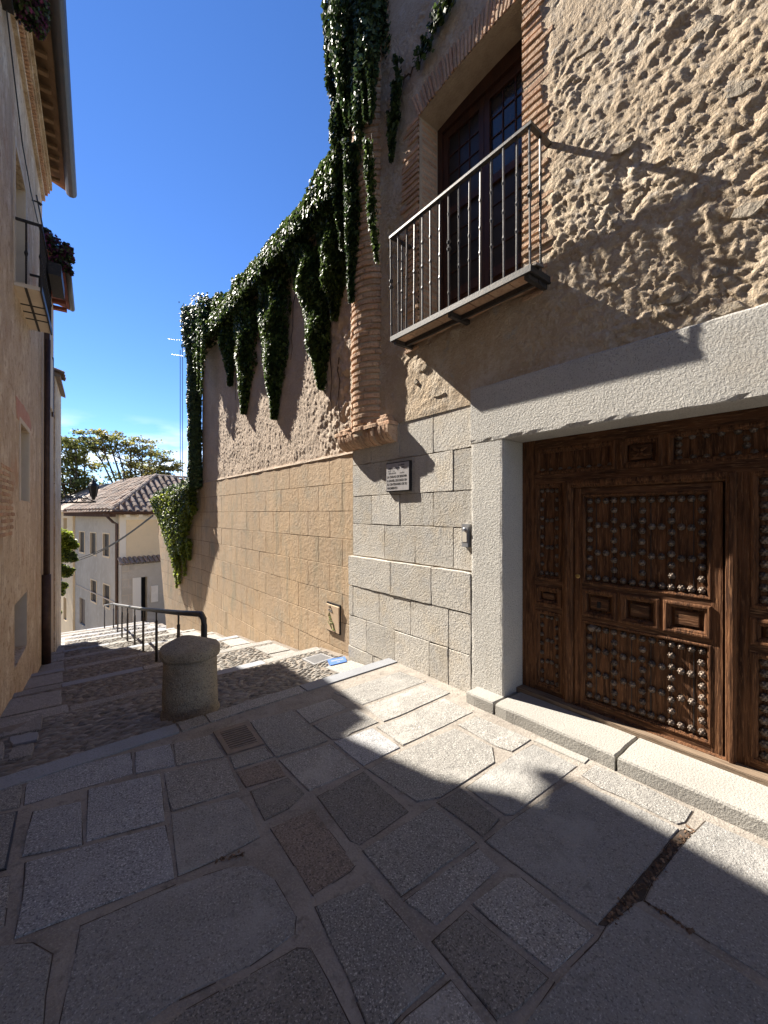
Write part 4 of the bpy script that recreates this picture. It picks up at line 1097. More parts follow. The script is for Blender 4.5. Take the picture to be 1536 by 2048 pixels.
# ------------------------------------------------------------ ivy
def strand(P, N, top, bot, w0, w1, X, thick, n, splay=.5):
    """hanging tongue of leaves between two picture columns on the plane X"""
    for _ in range(n):
        f = random.random()**.9
        px = top[0] + (bot[0]-top[0])*f; py = top[1] + (bot[1]-top[1])*f
        w = (w0 + (w1-w0)*f) * (1 if f < .6 else (1 - (f-.6)/.4*.8))
        if f > .55 and random.random() < (f-.55)*.9: continue
        w *= .8 + .35*noise.noise(Vector((px*.02, py*.018, 4)))
        g = random.gauss(0, .48)
        if abs(g) > 1.05: continue
        x, y, z = onX(px + g*w, py, X)
        bul = thick * (1 - .8*min(1, g*g)) * (1 - .55*f) * (.8 + .5*noise.noise(Vector((y*2, z*2.4, 2))))
        P.append((x - random.random()**.6 * bul, y, z)); N.append((-1, .55*splay + .5*g, .45))
def stems(name, runs, parent, r=.008):
    for a, b in runs:
        a, b = Vector(a), Vector(b); pts = [a.lerp(b, t/7) + Vector((random.gauss(0,.015), random.gauss(0,.03), random.gauss(0,.02))) for t in range(8)]
        MB().tube(pts, [r*(1.2-.1*t) for t in range(8)], 5).build(name, MAT['vine'], parent)
# long curtain over the garden wall
iv = thing('ivy_curtain', 'thick dark ivy mounded on the tall garden wall, hanging in long tongues', 'ivy', (3.2, 8, 4.4))
P, N = [], []
for t, b, w0, w1, n in [((455,590),(464,772),28,11,5200),((500,560),(491,828),38,15,9500),((550,530),(553,838),48,17,14500),((626,500),(648,778),50,19,15500),((668,420),(674,640),38,20,9500),((606,480),(604,585),34,12,3000)]:
    strand(P, N, t, b, w0, w1, XT, .34, n)
for _ in range(36000):       # mound along the top
    y = random.uniform(4.75, 11.3); crest = 5.12 + .12*noise.noise(Vector((y*1.3, 0, 5))) + .13*noise.noise(Vector((y*4, 1, 5))) + (.25 if y < 5.6 else 0)
    z = 4.3 + (crest-4.3) * random.random()**.75; f = (z-4.3)/(crest-4.3)
    wid = .50*math.sqrt(max(0, 1-f*f)) + .06
    x = 3.45 + (random.random()**.55)*wid*random.choice((-1,-1,-1,1)); P.append((x, y, z)); N.append(((x-3.45)*2.5, .4, .3+f))
for _ in range(120):         # loose shoots against the sky
    y = random.uniform(8.5, 10.5); z0 = 5.0; a = random.uniform(-.5,.5)
    for k in range(7): P.append((3.35+.02*k*a, y + .05*k*a, z0 + .06*k)); N.append((-.6,.2,.8))
leaf_cloud('foliage', P, N, .070, MAT['leaf'], iv)
stems('stem', [(onX(px, py, XT-.02), onX(px+random.uniform(-12,12), py+160, XT-.02)) for px, py in ((470,640),(500,620),(560,600),(590,560),(640,640),(660,700),(676,720),(610,560))], iv)
# ivy pillar at the far end of the wall
ip = thing('ivy_pillar', 'narrow dark pillar of ivy at the far end of the garden wall', 'ivy', (3.0, 12.3, .8))
P, N = [], []
for _ in range(13000):
    z = random.uniform(.72, 5.6); f = (z-.72)/4.9
    r = .20 + .06*noise.noise(Vector((0, z*1.4, 9))) + (.14*sm((z-4.3)/.6))
    a = random.uniform(0, 6.283); q = r * random.random()**.35
    x, y = 3.10 - .06*f + q*math.cos(a)*.9, 12.25 + q*math.sin(a); P.append((x, y, z)); N.append((math.cos(a), math.sin(a)-.2, .3))
for _ in range(9000):
    y = random.uniform(10.9, 12.5); z = 4.3 + random.random()**.8*(1.35 + .2*noise.noise(Vector((y*3,0,1)))) * (1 if y > 11.2 else .6)
    x = 3.25 + random.gauss(0, .17); P.append((x, y, z)); N.append((-1 if x < 3.25 else 1, -.2, .6))
leaf_cloud('foliage', P, N, .085, MAT['leafdark'], ip)
P, N = [], []
for t, b, w0, w1, n in [((402,600),(398,780),9,5,900),((388,640),(392,742),8,5,500),((412,640),(404,790),6,4,500)]: strand(P, N, t, b, w0, w1, 2.95, .12, n)
leaf_cloud('hanging_shoots', P, N, .075, MAT['leaf'], ip)
stems('stem', [((3.1,12.2,.8),(3.05,12.25,5.2)), ((3.15,12.3,.8),(3.1,12.2,4.8))], ip, .02)
# light green creeper over the low wall
ic_ = thing('creeper', 'bright green creeper spilling over the low end of the tan wall', 'creeper', (2.95, 14, .6))
P, N, P2, N2 = [], [], [], []
for _ in range(11000):
    u = random.uniform(.15, 3.5); m_ = math.exp(-((u-1.7)/1.15)**2)
    f = random.random()
    depth = (.35 + 1.75*m_ + .5*noise.noise(Vector((u*3.2, 0, 3)))) * f
    z = .78 - .09*u - depth; h = .05 + random.random()**.6 * (.30*(1-.6*f) + .06)
    p = fB(u + random.gauss(0,.03), z, h)
    (P if random.random() < (.6 if u < 1.5 else .15)*(1-f) + .06 else P2).append(p); (N if len(P)+len(N)*0 > len(N) else N2).append((n2.x, n2.y-.1, .5))  # sunlight on the far side and tips put in as paler leaves
for _ in range(4500):
    u = random.uniform(-.1, 3.7); p = fB(u, .72 - .09*u + random.random()**1.3*.30, random.uniform(-.35,.25)); P.append(p); N.append((n2.x*.6, -.1, 1))
for u0, ln in ((1.15,1.1),(1.6,1.4),(2.0,1.25),(2.35,.7),(.75,.6),(1.85,1.55)):
    for _ in range(420):
        f = random.random(); p = fB(u0 + random.gauss(0, .07*(1-.6*f)), -.75 - ln*f, .04 + random.random()*.16*(1-.7*f)); P2.append(p); N2.append((n2.x, n2.y, .4))
N = [(n2.x, n2.y-.1, .6)]*len(P); N2 = [(n2.x, n2.y-.1, .4)]*len(P2)
leaf_cloud('foliage', P, N, .09, MAT['leaf'], ic_); leaf_cloud('sunlit_foliage', P2, N2, .085, MAT['leaflight'], ic_)
# ivy on the turret
it = thing('turret_ivy', 'dark glossy ivy wrapping the top of the brick corner turret', 'ivy', (3.2, 4.4, 4.5))
P, N = [], []
for _ in range(23000):
    a = random.uniform(-1.9, 2.3); z = random.uniform(4.6, 8.2)
    low = 5.0 + .55*math.sin(a*5.2+.6) + .35*math.sin(a*11+1) - (.5 if a > .9 else 0)
    if z < low: continue
    th = (.20 + .10*math.sin(a*7) + .08*noise.noise(Vector((a*2, z*1.2, 0)))) * sm((z-low)/.8 + .25)
    q = TR + .02 + random.random()**.6 * th
    P.append((TC[0]-math.cos(a)*q, TC[1]+math.sin(a)*q, z)); N.append((-math.cos(a), math.sin(a)+.2, .4))
for t, b, w0, w1, n, X, th in [((668,-20),(690,500),20,12,3800,3.12,.26),((700,0),(706,250),12,6,1500,2.98,.12),((722,0),(735,240),10,6,1500,2.93,.12),((742,100),(747,235),8,5,600,2.92,.10),((709,290),(706,605),19,12,4600,3.02,.18),((690,130),(682,420),16,10,2200,3.1,.2)]:
    strand(P, N, t, b, w0, w1, X, th, n)
leaf_cloud('foliage', P, N, .066, MAT['leafdark'], it)
vn = thing('ivy_vine', 'thin ivy vine trailing down the front of the brick turret', 'ivy', (2.95, 4.1, 3))
P, N = [], []
for t, b, w0, w1, n in [((741,285),(748,420),10,9,620),((750,400),(757,525),9,6,480)]: strand(P, N, t, b, w0, w1, 2.95, .16, n)
leaf_cloud('foliage', P, N, .06, MAT['leaf'], vn); stems('stem', [(onX(742,270,2.95), onX(756,520,2.95))], vn, .006)
vn = thing('ivy_vine', 'ivy vine in the angle between turret and brick window jamb', 'ivy', (3.15, 3.7, 3.6))
P, N = [], []
for t, b, w0, w1, n in [((795,170),(795,250),8,12,420),((790,230),(785,325),11,5,520),((800,120),(802,190),6,6,160)]: strand(P, N, t, b, w0, w1, 3.12, .14, n)
leaf_cloud('foliage', P, N, .06, MAT['leafdark'], vn); stems('stem', [(onX(806,160,3.17), onX(786,320,3.15))], vn, .006)
vn = thing('ivy_vine', 'sparse ivy shoot climbing diagonally above the window arch', 'ivy', (3.15, 3.3, 4.8))
P, N = [], []
for (px, py, n, w) in ((845,110,60,7),(858,92,90,8),(838,132,30,5),(880,40,110,10),(895,15,120,12),(905,-10,90,10),(870,60,40,6)):
    for _ in range(n):
        p = onX(px+random.gauss(0,w*.5), py+random.gauss(0,w*.8), 3.14); P.append((p[0]-random.random()*.08, p[1], p[2])); N.append((-1,.3,.4))
leaf_cloud('foliage', P, N, .055, MAT['leaf'], vn); stems('stem', [(onX(808,165,3.17), onX(850,105,3.17)), (onX(850,105,3.17), onX(905,-20,3.17))], vn, .009)

# ------------------------------------------------------------ houses on the left
fL = lambda u, v, h: (XL(u) + h, u - h*LB, v)
YE = 10.5
lh = thing('ochre_house', 'tall weathered ochre plaster house with timber eaves close on the left', 'house', (-1, 5, -2))
def lrect(pxa, pxb, pya_t, pya_b, pxref):
    y0, y1 = onL(pxa, 1000)[1], onL(pxb, 1000)[1]; zt = onL(pxref, pya_t)[2]; zb = onL(pxref, pya_b)[2]
    return (min(y0,y1), max(y0,y1), zb, zt)
wA = lrect(29, 54, 1182, 1290, 54)      # street window
wB = lrect(39.5, 57.5, 866, 1003, 57)   # middle window
wC = lrect(29, 50, 290, 564, 29.5)        # balcony door
ZE = onL(83, 382)[2]
holed(fL, -4, YE, -3.2, ZE+.9, [wA + (.30,), wB + (.30,), wC + (.30,)]).build('facade', MAT['leftplaster'], lh)
b = MB(); b.add([fL(-4,-3.2,-.02), fL(YE,-3.2,-.02), fL(YE,ZE+.9,-.02), fL(YE,-3.2,-7), fL(YE,ZE+.9,-7), fL(-4,ZE+.9,-7), fL(-4,-3.2,-7), fL(-4,ZE+.9,-.02)], [(1,3,4,2),(0,7,5,6),(3,6,5,4)])
b.build('side_walls', MAT['leftplaster'], lh)
for q, nm in ((wA,'street_window'), (wB,'window'), (wC,'balcony_door')):
    wv = MB().fbox(fL, q[0], q[1], q[2], q[3], -.33, -.30).build(nm, MAT['glassdull'], lh)
    s = MB(); t_ = .05
    for a, b_, c, d in ((q[0],q[0]+t_,q[2],q[3]),(q[1]-t_,q[1],q[2],q[3]),(q[0]+t_,q[1]-t_,q[2],q[2]+t_),(q[0]+t_,q[1]-t_,q[3]-t_,q[3]),((q[0]+q[1])/2-.03,(q[0]+q[1])/2+.03,q[2]+t_,q[3]-t_)): s.fbox(fL, a, b_, c, d, -.299, -.26)
    s.build('window_frame', MAT['winwood'], wv)
    s = MB(); e = .07
    if nm != 'street_window':
        for a, b_, c, d in ((q[0]-e,q[0]-.001,q[2]-.02,q[3]+e),(q[1]+.001,q[1]+e,q[2]-.02,q[3]+e),(q[0],q[1],q[3]+.001,q[3]+e)): s.fbox(fL, a, b_, c, d, -.02, .012)
        s.fbox(fL, q[1]-.012, q[1]-.001, q[2], q[3]-.002, -.298, -.001)
    else: s.fbox(fL, q[1]-.012, q[1]-.001, q[2], q[3]-.002, -.298, -.001)
    s.build('plaster_surround', MAT['cream'], wv)
# faded red patch and bare bricks in the plaster
q = [onL(*p) for p in ((31,790),(40,800),(60,835),(62,862),(50,852),(33,838))]
piece('faded_plaster_patch', [(p[1], p[2]) for p in q], lambda u, v, h: fL(u, v, .006 + h), .012, MAT['pinkplaster'], lh, gap=0, cham=.004, seg=.1, jit=.02)
z = onL(5, 1075)[2]
while z < onL(5, 925)[2]:
    y = 6.05 + random.uniform(-.1, .2)
    while y < 6.9 + random.uniform(-.2, .15):
        piece('bare_brick', [(y,z),(y+.24,z),(y+.24,z+.05),(y,z+.05)], lambda u, v, h: fL(u, v, .008 + h), .02, MAT['brick'], lh, gap=.002, cham=.006, seg=.1, jit=.005); y += .27
    z += .078
# cornice of bricks, eave boards, rafters and gutter
GX = .38
MB().fbox(fL, -4, YE, ZE-.12, ZE-.02, -.02, .05).fbox(fL, -4, YE, ZE+.06, ZE+.13, -.02, .12).fbox(fL, -4, YE, ZE+.131, ZE+.26, -.02, .155).build('cornice', MAT['leftplaster'], lh)
dn = MB()
for i in range(110):
    y = 3.3 + i*.066
    if y < YE-.05: dn.fbox(fL, y, y+.04, ZE-.019, ZE+.059, -.02, .09+.01*random.random())
o = dn.build('brick_dentils', MAT['brick'], lh); o['kind'] = 'stuff'
rf = MB()
zr0 = ZE + .30
rf.hexa([fL(-4,zr0,GX),fL(YE+.12,zr0,GX),fL(YE+.12,zr0+2.9,-7),fL(-4,zr0+2.9,-7)], [fL(-4,zr0+.10,GX),fL(YE+.12,zr0+.10,GX),fL(YE+.12,zr0+3.0,-7),fL(-4,zr0+3.0,-7)])
roof = rf.build('roof', MAT['rafter'], lh)
for i in range(30):
    y = 1.6 + i*.3
    if y < YE+.02: MB().fbox(fL, y, y+.07, ZE+.262, zr0+.01, .0, GX-.10+.02*random.random()).build('rafter', MAT['rafter'], roof)
tl = MB()
for i in range(75):
    y = 1.0 + i*.13
    V, F = tile_half(fL(y, zr0+.115, GX+.05), (-1,.0,.38), 1.2, .07); tl.add(V, F)
o = tl.build('eave_tiles', MAT['tile'], roof); o['kind'] = 'stuff'
MB().tube([fL(-4, zr0+.02, GX+.07), fL(YE+.15, zr0+.02, GX+.07)], .095, 10).build('gutter', MAT['zinc'], lh, True)
# small iron balcony with flower box
bl = thing('iron_balcony', 'small black iron balcony high on the ochre left house', 'balcony', fL(9, wC[2], .2))
y0b, y1b, ob = wC[0]-.05, wC[1]+.55, .26
zs_ = wC[2]-.02
MB().fbox(fL, y0b, y1b, zs_-.05, zs_, .0, ob).build('floor', MAT['cream'], bl)
MB().fbox(fL, y0b, y1b, zs_-.055, zs_-.0501, .10, .13).fbox(fL, y0b-.01, y1b+.01, zs_-.07, zs_+.02, ob, ob+.02).build('floor_irons', MAT['black'], bl)
for y in np.linspace(y0b+.55, y1b-.5, 3): MB().fbox(fL, y, y+.03, zs_-.058, zs_-.0502, .0, ob).build('floor_iron', MAT['black'], bl)
zt_ = onL(30, 440)[2]
MB().fbox(fL, y0b, y1b, zt_-.03, zt_, ob-.015, ob+.02).fbox(fL, y0b, y0b+.03, zt_-.03, zt_-.001, 0, ob-.016).fbox(fL, y1b-.03, y1b, zt_-.03, zt_-.001, 0, ob-.016).build('handrail', MAT['black'], bl)
for i in range(16):
    y = y0b + .02 + (y1b-y0b-.04)*i/15; p0, p1 = fL(y, zs_, ob), fL(y, zt_-.02, ob)
    MB().tube([p0, Vector(p0).lerp(Vector(p1), .45), Vector(p0).lerp(Vector(p1), .5), Vector(p0).lerp(Vector(p1), .55), p1], [.01,.01,.02,.01,.01], 6).build('baluster', MAT['black'], bl)
for y in (y0b+.02, y1b-.02):
    p0, p1 = fL(y, zs_, ob*.45), fL(y, zt_-.02, ob*.45)
    MB().tube([p0, Vector(p0).lerp(Vector(p1), .45), Vector(p0).lerp(Vector(p1), .5), Vector(p0).lerp(Vector(p1), .55), p1], [.012,.012,.024,.012,.012], 6).build('baluster', MAT['black'], bl)
def flowers(label, cpts, n, dark=.5):
    t = thing('flower_box', label, 'flowers', cpts[0][:3])
    P, N, Q, M_ = [], [], [], []
    for c in cpts:
        for _ in range(n):
            d = Vector((random.gauss(0,1), random.gauss(0,1), random.gauss(0,1))).normalized() * random.random()**.5
            p = (c[0]+d.x*c[3], c[1]+d.y*c[4], c[2]+d.z*c[5])
            if random.random() < .5: P.append(p); N.append((d.x, d.y, d.z+.3))
            else: Q.append(p); M_.append((d.x, d.y, d.z+.3))
    leaf_cloud('foliage', P, N, .05, MAT['leafdark'], t); leaf_cloud('petals', Q, M_, .05, MAT['petal'], t)
    return t
def cl(px, py, Y, rx, ry, rz):
    p = at_depth(px, py, Y=Y); return (p[0], p[1], p[2], rx, ry, rz)
fb = flowers('hanging petunias spilling from the small balcony rail, against the sky', [cl(104,486,8.2,.13,.22,.12), cl(120,508,8.15,.14,.18,.12), cl(134,500,8.15,.09,.12,.10), cl(128,532,8.1,.10,.13,.07), cl(142,518,8.1,.05,.08,.06), cl(95,474,8.3,.08,.25,.08), cl(112,525,8.2,.10,.15,.08), cl(142,545,8.1,.03,.05,.03)], 330)
MB().fbox(fL, 7.8, 8.6, zt_-.30, zt_-.12, ob+.03, ob+.18).build('trough', MAT['black'], fb)
hb_ = thing('hanging_balcony', 'dark balcony corner with flowers at the top left edge of the view', 'balcony', at_depth(20, 0, Y=6.2))
yb = 6.3; zb_ = onL(20, 25)[2] * 1.0
c0 = at_depth(28, 32, Y=yb)
MB().fbox(fL, 3.5, yb, c0[2], c0[2]+.07, 0, c0[0]-XL(yb)).build('floor', MAT['black'], hb_)
MB().fbox(fL, 3.5, yb, c0[2]+.95, c0[2]+.98, c0[0]-XL(yb)-.03, c0[0]-XL(yb)).build('handrail', MAT['black'], hb_)
for i in range(24):
    y = 3.52 + (yb-3.55)*i/23; MB().tube([fL(y, c0[2]+.07, c0[0]-XL(yb)-.015), fL(y, c0[2]+.95, c0[0]-XL(yb)-.015)], .009, 6).build('baluster', MAT['black'], hb_)
flowers('purple petunias trailing in front of the gutter at the top left', [cl(50,25,6.4,.10,.2,.12), cl(70,30,6.4,.10,.2,.14), cl(85,20,6.4,.08,.15,.12), cl(80,60,6.4,.05,.1,.06), cl(88,48,6.4,.05,.08,.07), cl(60,-20,6.4,.15,.25,.15), cl(40,5,6.3,.12,.2,.1)], 300)
# downpipe
dp = [fL(YE-.08, wC[2]+.4, .09), fL(YE-.08, -1.2, .07)]
p_ = MB().tube(dp, .05, 10).build('downpipe', MAT['pipe'], lh, True)
MB().tube([fL(YE-.08, -1.2, .07), fL(YE-.08, zg(.0, YE)+.0, .07)], .075, 12).build('downpipe_shoe', MAT['pipe'], lh, True)
# awning irons and a cable
irn = MB().tube([fL(8.9, onL(40,270)[2], .06), fL(9.9, onL(66,395)[2], .06)], .012, 6)
for y, px, py in ((8.9,37,270),(9.9,66,395)): irn.tube([fL(y, onL(px,py)[2], 0), fL(y, onL(px,py)[2], .10)], .012, 6).lathe(fL(y, onL(px,py)[2]-.02, .11), [(.002,-.03),(.03,0),(.002,.03)], 8, cap=False)
irn.build('curtain_rod', MAT['black'], lh)
cb_ = thing('facade_cable', 'thin black cable sagging along the ochre house front', 'cable', fL(6, 5, .05))
MB().tube([onL(13, 20, .04), onL(28, 150, .04), onL(45, 290, .04), onL(62, 385, .04), onL(82, 470, .04)], .008, 5).build('cable_line', MAT['black'], cb_)

def small_house(name, label, y0, y1, sh, zb, ze, over, pm, rm):
    t = thing(name, label, 'house', (XL(y0)+sh, y0, zb)); f = lambda u, v, h: fL(u, v, h + sh)
    w = MB().hexa([f(y0,zb,0),f(y1,zb,0),f(y1,zb,-7),f(y0,zb,-7)], [f(y0,ze,0),f(y1,ze,0),f(y1,ze+.0,-7),f(y0,ze+.0,-7)]); w.build('wall', pm, t)
    r = MB().hexa([f(y0,ze-.02,over),f(y1+.08,ze-.02,over),f(y1+.08,ze+2.6,-7),f(y0,ze+2.6,-7)], [f(y0,ze+.06,over),f(y1+.08,ze+.06,over),f(y1+.08,ze+2.7,-7),f(y0,ze+2.7,-7)]).build('roof', rm, t)
    return t, f, r
E2 = at_depth(139, 619, Y=13.2)
h2, f2, r2 = small_house('narrow_house', 'narrow plastered house with red boarded eave behind the ochre house', YE+.002, 13.2, .0, -4.5, E2[2]+.02, E2[0]-XL(13.2), MAT['fartan'], MAT['redrafter'])
for i in range(7):
    y = YE + .2 + i*.4; MB().fbox(f2, y, y+.12, E2[2]-.10, E2[2]-.02, 0, E2[0]-XL(13.2)-.05).build('rafter', MAT['redrafter'], r2)
MB().tube([f2(YE+.2, E2[2]+.05, E2[0]-XL(13.2)+.05), f2(13.3, E2[2]+.05, E2[0]-XL(13.2)+.05)], .06, 8).build('gutter', MAT['zinc'], r2, True)
MB().fbox(f2, YE+.4, YE+.5, -3.6, E2[2]-.1, .001, .09).build('downpipe', MAT['pipe'], h2)
MB().fbox(f2, 11.6, 12.6, 2.4, 3.6, .001, .03).build('shutter', MAT['cream'], h2)
MB().fbox(f2, 11.5, 11.599, 2.3, 3.7, .001, .04).fbox(f2, 12.601, 12.7, 2.3, 3.7, .001, .04).build('shutter_frame', MAT['pipe'], h2)
E3 = at_depth(119, 768, Y=13.7)
h3, f3, r3 = small_house('tile_eave_house', 'low house end with broken tile eave past the narrow house', 13.202, 15.4, .03, -5, E3[2]+.06, .10, MAT['leftplaster'], MAT['tile'])
for i in range(6):
    V, F = tile_half(f3(13.3+i*.14, E3[2]+.16+.02*(i%2), .16), (-1,0,.3), .7, .08); MB().add(V, F).build('eave_tile', MAT['tile'], r3)
# hanging green plant beyond
hp = thing('wall_shrub', 'sunlit green climber hanging from the houses beyond the left wall', 'shrub', at_depth(125, 1160, Y=16))
P, N, P2, N2 = [], [], [], []
for (px, py, Y, r, n) in ((120,1072,15.9,.34,1300),(134,1086,15.8,.26,1000),(145,1092,15.7,.16,500),(114,1105,16,.36,1300),(132,1112,15.8,.28,900),(147,1118,15.7,.12,300),(118,1140,16,.3,1000),(134,1148,15.8,.16,400),(115,1185,16,.2,700),(142,1140,15.8,.1,250),(124,1172,15.9,.16,450),(112,1225,16,.14,400)):
    c = at_depth(px, py, Y=Y)
    for _ in range(n):
        d = Vector((random.gauss(0,1), random.gauss(0,1), random.gauss(0,1))).normalized()*random.random()**.5*r
        k = P if py > 1105 and random.random() < .6 else P2; k.append((c[0]+d.x, c[1]+d.y, c[2]+d.z*.7))  # upper clumps take the leaf colour that carries the sunlight
leaf_cloud('foliage', P, [(.3,-.6,.6)]*len(P), .07, MAT['leaf'], hp); leaf_cloud('sunlit_foliage', P2, [(.2,.2,1)]*len(P2), .08, MAT['leaflight'], hp)
stems('stem', [(at_depth(110,1240,Y=16.1), at_depth(118,1090,Y=16))], hp, .02)
# street lantern on a scrolled bracket
ll = thing('wall_lantern', 'black iron lantern on a scrolled bracket reaching from the left houses', 'street lamp', at_depth(108, 1005, Y=15.2))
A = Vector(at_depth(104, 1006, Y=15.2)); B = Vector(at_depth(192, 1004, Y=15.2)); 
m = MB().tube([A, B], .025, 6).tube([A + Vector((0,0,.22)), A.lerp(B,.3) + Vector((0,0,.16)), A.lerp(B,.75) + Vector((0,0,.12)), B], .018, 6)
for f, r in ((.20,.17),(.50,.13),(.72,.09)):
    c = A.lerp(B, f) + Vector((0,0,.10)); m.tube([c + Vector((r*(1-k/26)*math.cos(k*.55), 0, r*(1-k/26)*math.sin(k*.55))) for k in range(24)], .014, 5)
m.build('bracket', MAT['black'], ll)
L0 = Vector(at_depth(187, 1000, Y=15.2))
MB().lathe(L0, [(.03,0),(.05,.05),(.06,.10)], 6).build('lantern_base', MAT['black'], ll)
MB().lathe(L0 + Vector((0,0,.10)), [(.07,0),(.125,.30)], 6, cap=False).build('lantern_glass', MAT['glassdull'], ll)
fr_ = MB()
for k in range(6):
    a = k*math.pi/3; fr_.tube([L0 + Vector((.072*math.cos(a), .072*math.sin(a), .10)), L0 + Vector((.128*math.cos(a), .128*math.sin(a), .40))], .010, 4)
fr_.build('lantern_frame', MAT['black'], ll)
MB().lathe(L0 + Vector((0,0,.40)), [(.15,0),(.15,.02),(.10,.10),(.07,.12),(.07,.15),(.02,.22),(.004,.30)], 6).build('lantern_roof', MAT['black'], ll)

# ------------------------------------------------------------ houses at the foot of the street
C0 = Vector(at_depth(238, 1026, Y=26)[:2]); dA = Vector((-.167,.986)).normalized(); dB = Vector((dA.y, -dA.x))
f1 = lambda u, v, h: (C0.x + dA.x*u - dB.x*h, C0.y + dA.y*u - dB.y*h, v)     # street side, u away from us
fF = lambda u, v, h: (C0.x + dB.x*u - dA.x*h, C0.y + dB.y*u - dA.y*h, v)     # end wall facing us
def on1(px, py):
    r = ray(px, py); n = -dB; t = (C0.x*n.x + C0.y*n.y) / (r[0]*n.x + r[1]*n.y); p = Vector((r[0]*t, r[1]*t)); return (p - C0).dot(dA), r[2]*t
def onF(px, py):
    r = ray(px, py); n = -dA; t = (C0.x*n.x + C0.y*n.y) / (r[0]*n.x + r[1]*n.y); p = Vector((r[0]*t, r[1]*t)); return (p - C0).dot(dB), r[2]*t
fh = thing('corner_house', 'grey plastered corner house with hipped tile roof at the foot of the steps', 'house', (C0.x, C0.y, -9))
def r1(pa, pb, t, b):
    u0, u1 = on1(pa, t)[0], on1(pb, t)[0]; return (min(u0,u1), max(u0,u1), on1((pa+pb)/2, b)[1], on1((pa+pb)/2, t)[1])
wins = [r1(159,169,1064,1104), r1(181,192,1066,1108), r1(206.5,218.5,1068,1112), r1(182,193,1161,1203), r1(207,219.5,1170,1213)]
dr_ = r1(159,170,1197,1250)
UE = on1(150, 1030)[0]
ze = .02
holed(f1, 0, UE, -9.4, ze, [w + (.09,) for w in wins] + [dr_ + (.12,)]).build('street_wall', MAT['fargrey'], fh)
for w in wins:
    o = MB().fbox(f1, w[0], w[1], w[2], w[3], -.12, -.085).build('window', MAT['shutter'], fh)
    e = .07; s = MB()
    for a, b_, c, d in ((w[0]-e,w[0],w[2]-.1,w[3]+e),(w[1],w[1]+e,w[2]-.1,w[3]+e),(w[0],w[1],w[3],w[3]+e),(w[0],w[1],w[2]-.1,w[2])): s.fbox(f1, a, b_, c, d, -.02, .02)
    s.build('window_surround', MAT['farbeige'], o)
    s = MB(); 
    for i in range(1,5): 
        u = w[0] + (w[1]-w[0])*i/5; s.fbox(f1, u-.012, u+.012, w[2], w[3], -.07, -.05)
    s.build('window_bars', MAT['black'], o)
MB().fbox(f1, dr_[0], dr_[1], dr_[2]-1.5, dr_[3], -.15, -.115).build('door', MAT['pipe'], fh)
MB().fbox(f1, 0, UE, -4.9, -4.83, -.02, .03).build('string_course', MAT['fartan'], fh)
holed(fF, 0, 6, -9.4, ze, []).build('end_wall', MAT['farbeige'], fh)
MB().fbox(fF, .02, 3.4, -.36, ze-.14, .001, .03).fbox(fF, .02, .32, -3.2, -.361, .001, .03).build('end_wall_band', MAT['frame'], fh)
MB().add([f1(UE,-9.4,0), fF(6,-9.4,0), fF(6,ze,0), f1(UE,ze,0), (f1(UE,-9.4,-6))[:3], f1(UE,ze,-6)], [(0,4,5,3)]).build('back_wall', MAT['fargrey'], fh)
# roof
ov = .55; wr = 2.78
eA0, eA1 = f1(-ov, ze, ov), f1(UE+.3, ze, ov)
Ap = Vector((C0.x + (dA.x+dB.x)*wr, C0.y + (dA.y+dB.y)*wr, 2.25))
r1e = Ap + Vector((dA.x, dA.y, 0))*(UE - wr + .3); eF1 = fF(9, ze, ov); r2e = Ap + Vector((dB.x, dB.y, 0))*(9-wr)
roofm = MB().add([eA0, eA1, tuple(r1e), tuple(Ap)], [(0,1,2,3)]).add([eA0, tuple(Ap), tuple(r2e), eF1], [(0,1,2,3)]).build('roof', MAT['tile'], fh)
sf = MB().add([eA0, eA1, f1(UE+.3, ze-.05, -.1), f1(-.1, ze-.05, -.1)], [(0,1,2,3)]).add([eA0, fF(9,ze,ov), fF(9,ze-.05,-.1), fF(-.1,ze-.05,-.1)], [(0,1,2,3)]).build('eave_soffit', MAT['eaveshade'], roofm)
MB().fbox(f1, -ov, UE+.3, ze-.22, ze+.03, ov-.25, ov+.03).fbox(fF, -ov+.02, 6, ze-.10, ze+.03, ov-.02, ov+.03).build('shadow_fascia', MAT['eaveshade'], roofm)  # dark band added for the deep shadow beneath the eave
for i in range(6): MB().fbox(fF, .2+i*.62, .38+i*.62, ze-.22, ze-.07, 0, ov-.1).build('rafter_end', MAT['cream'], roofm)
MB().tube([f1(-ov-.03, ze+.02, ov+.07), f1(UE, ze+.02, ov+.07)], .06, 8).tube([f1(-ov-.03, ze+.02, ov+.07), fF(6, ze+.02, ov+.07)], .06, 8).build('gutter', MAT['eaveshade'], roofm, True)
MB().tube([f1(.5, ze-.05, ov), f1(.15, ze-.5, .25), f1(.12, ze-.6, .08), f1(.12, -8, .08)], .07, 8).build('downpipe', MAT['pipe'], fh, True)
TM = MB()
def tile_rows(e0, e1, t0, t1, spacing, hipcut, rad):
    e0, e1, t0, t1 = map(Vector, (e0, e1, t0, t1)); n = int((e1-e0).length/spacing)
    for i in range(n):
        f = (i+.5)/n; a = e0.lerp(e1, f)
        b = a + ((t0-e0) if False else hipcut); L = hipcut.length
        # clip against the hip
        kmax = 1.0
        s = (a - e0).length
        if s < wr + ov: kmax = s / (wr + ov)
        m = max(1, int(L*kmax/.42))
        for k in range(m):
            f0 = k*.42/L
            if f0 > kmax: break
            p = a + hipcut*f0; V, F = tile_half(p + Vector((0,0,rad*.7 + random.uniform(0,.03))), hipcut, .5, rad + random.uniform(-.012,.012), 4); TM.add(V, F)
slopeA = Vector((dB.x*(wr+ov), dB.y*(wr+ov), 2.25-ze)); slopeB = Vector((dA.x*(wr+ov), dA.y*(wr+ov), 2.25-ze))
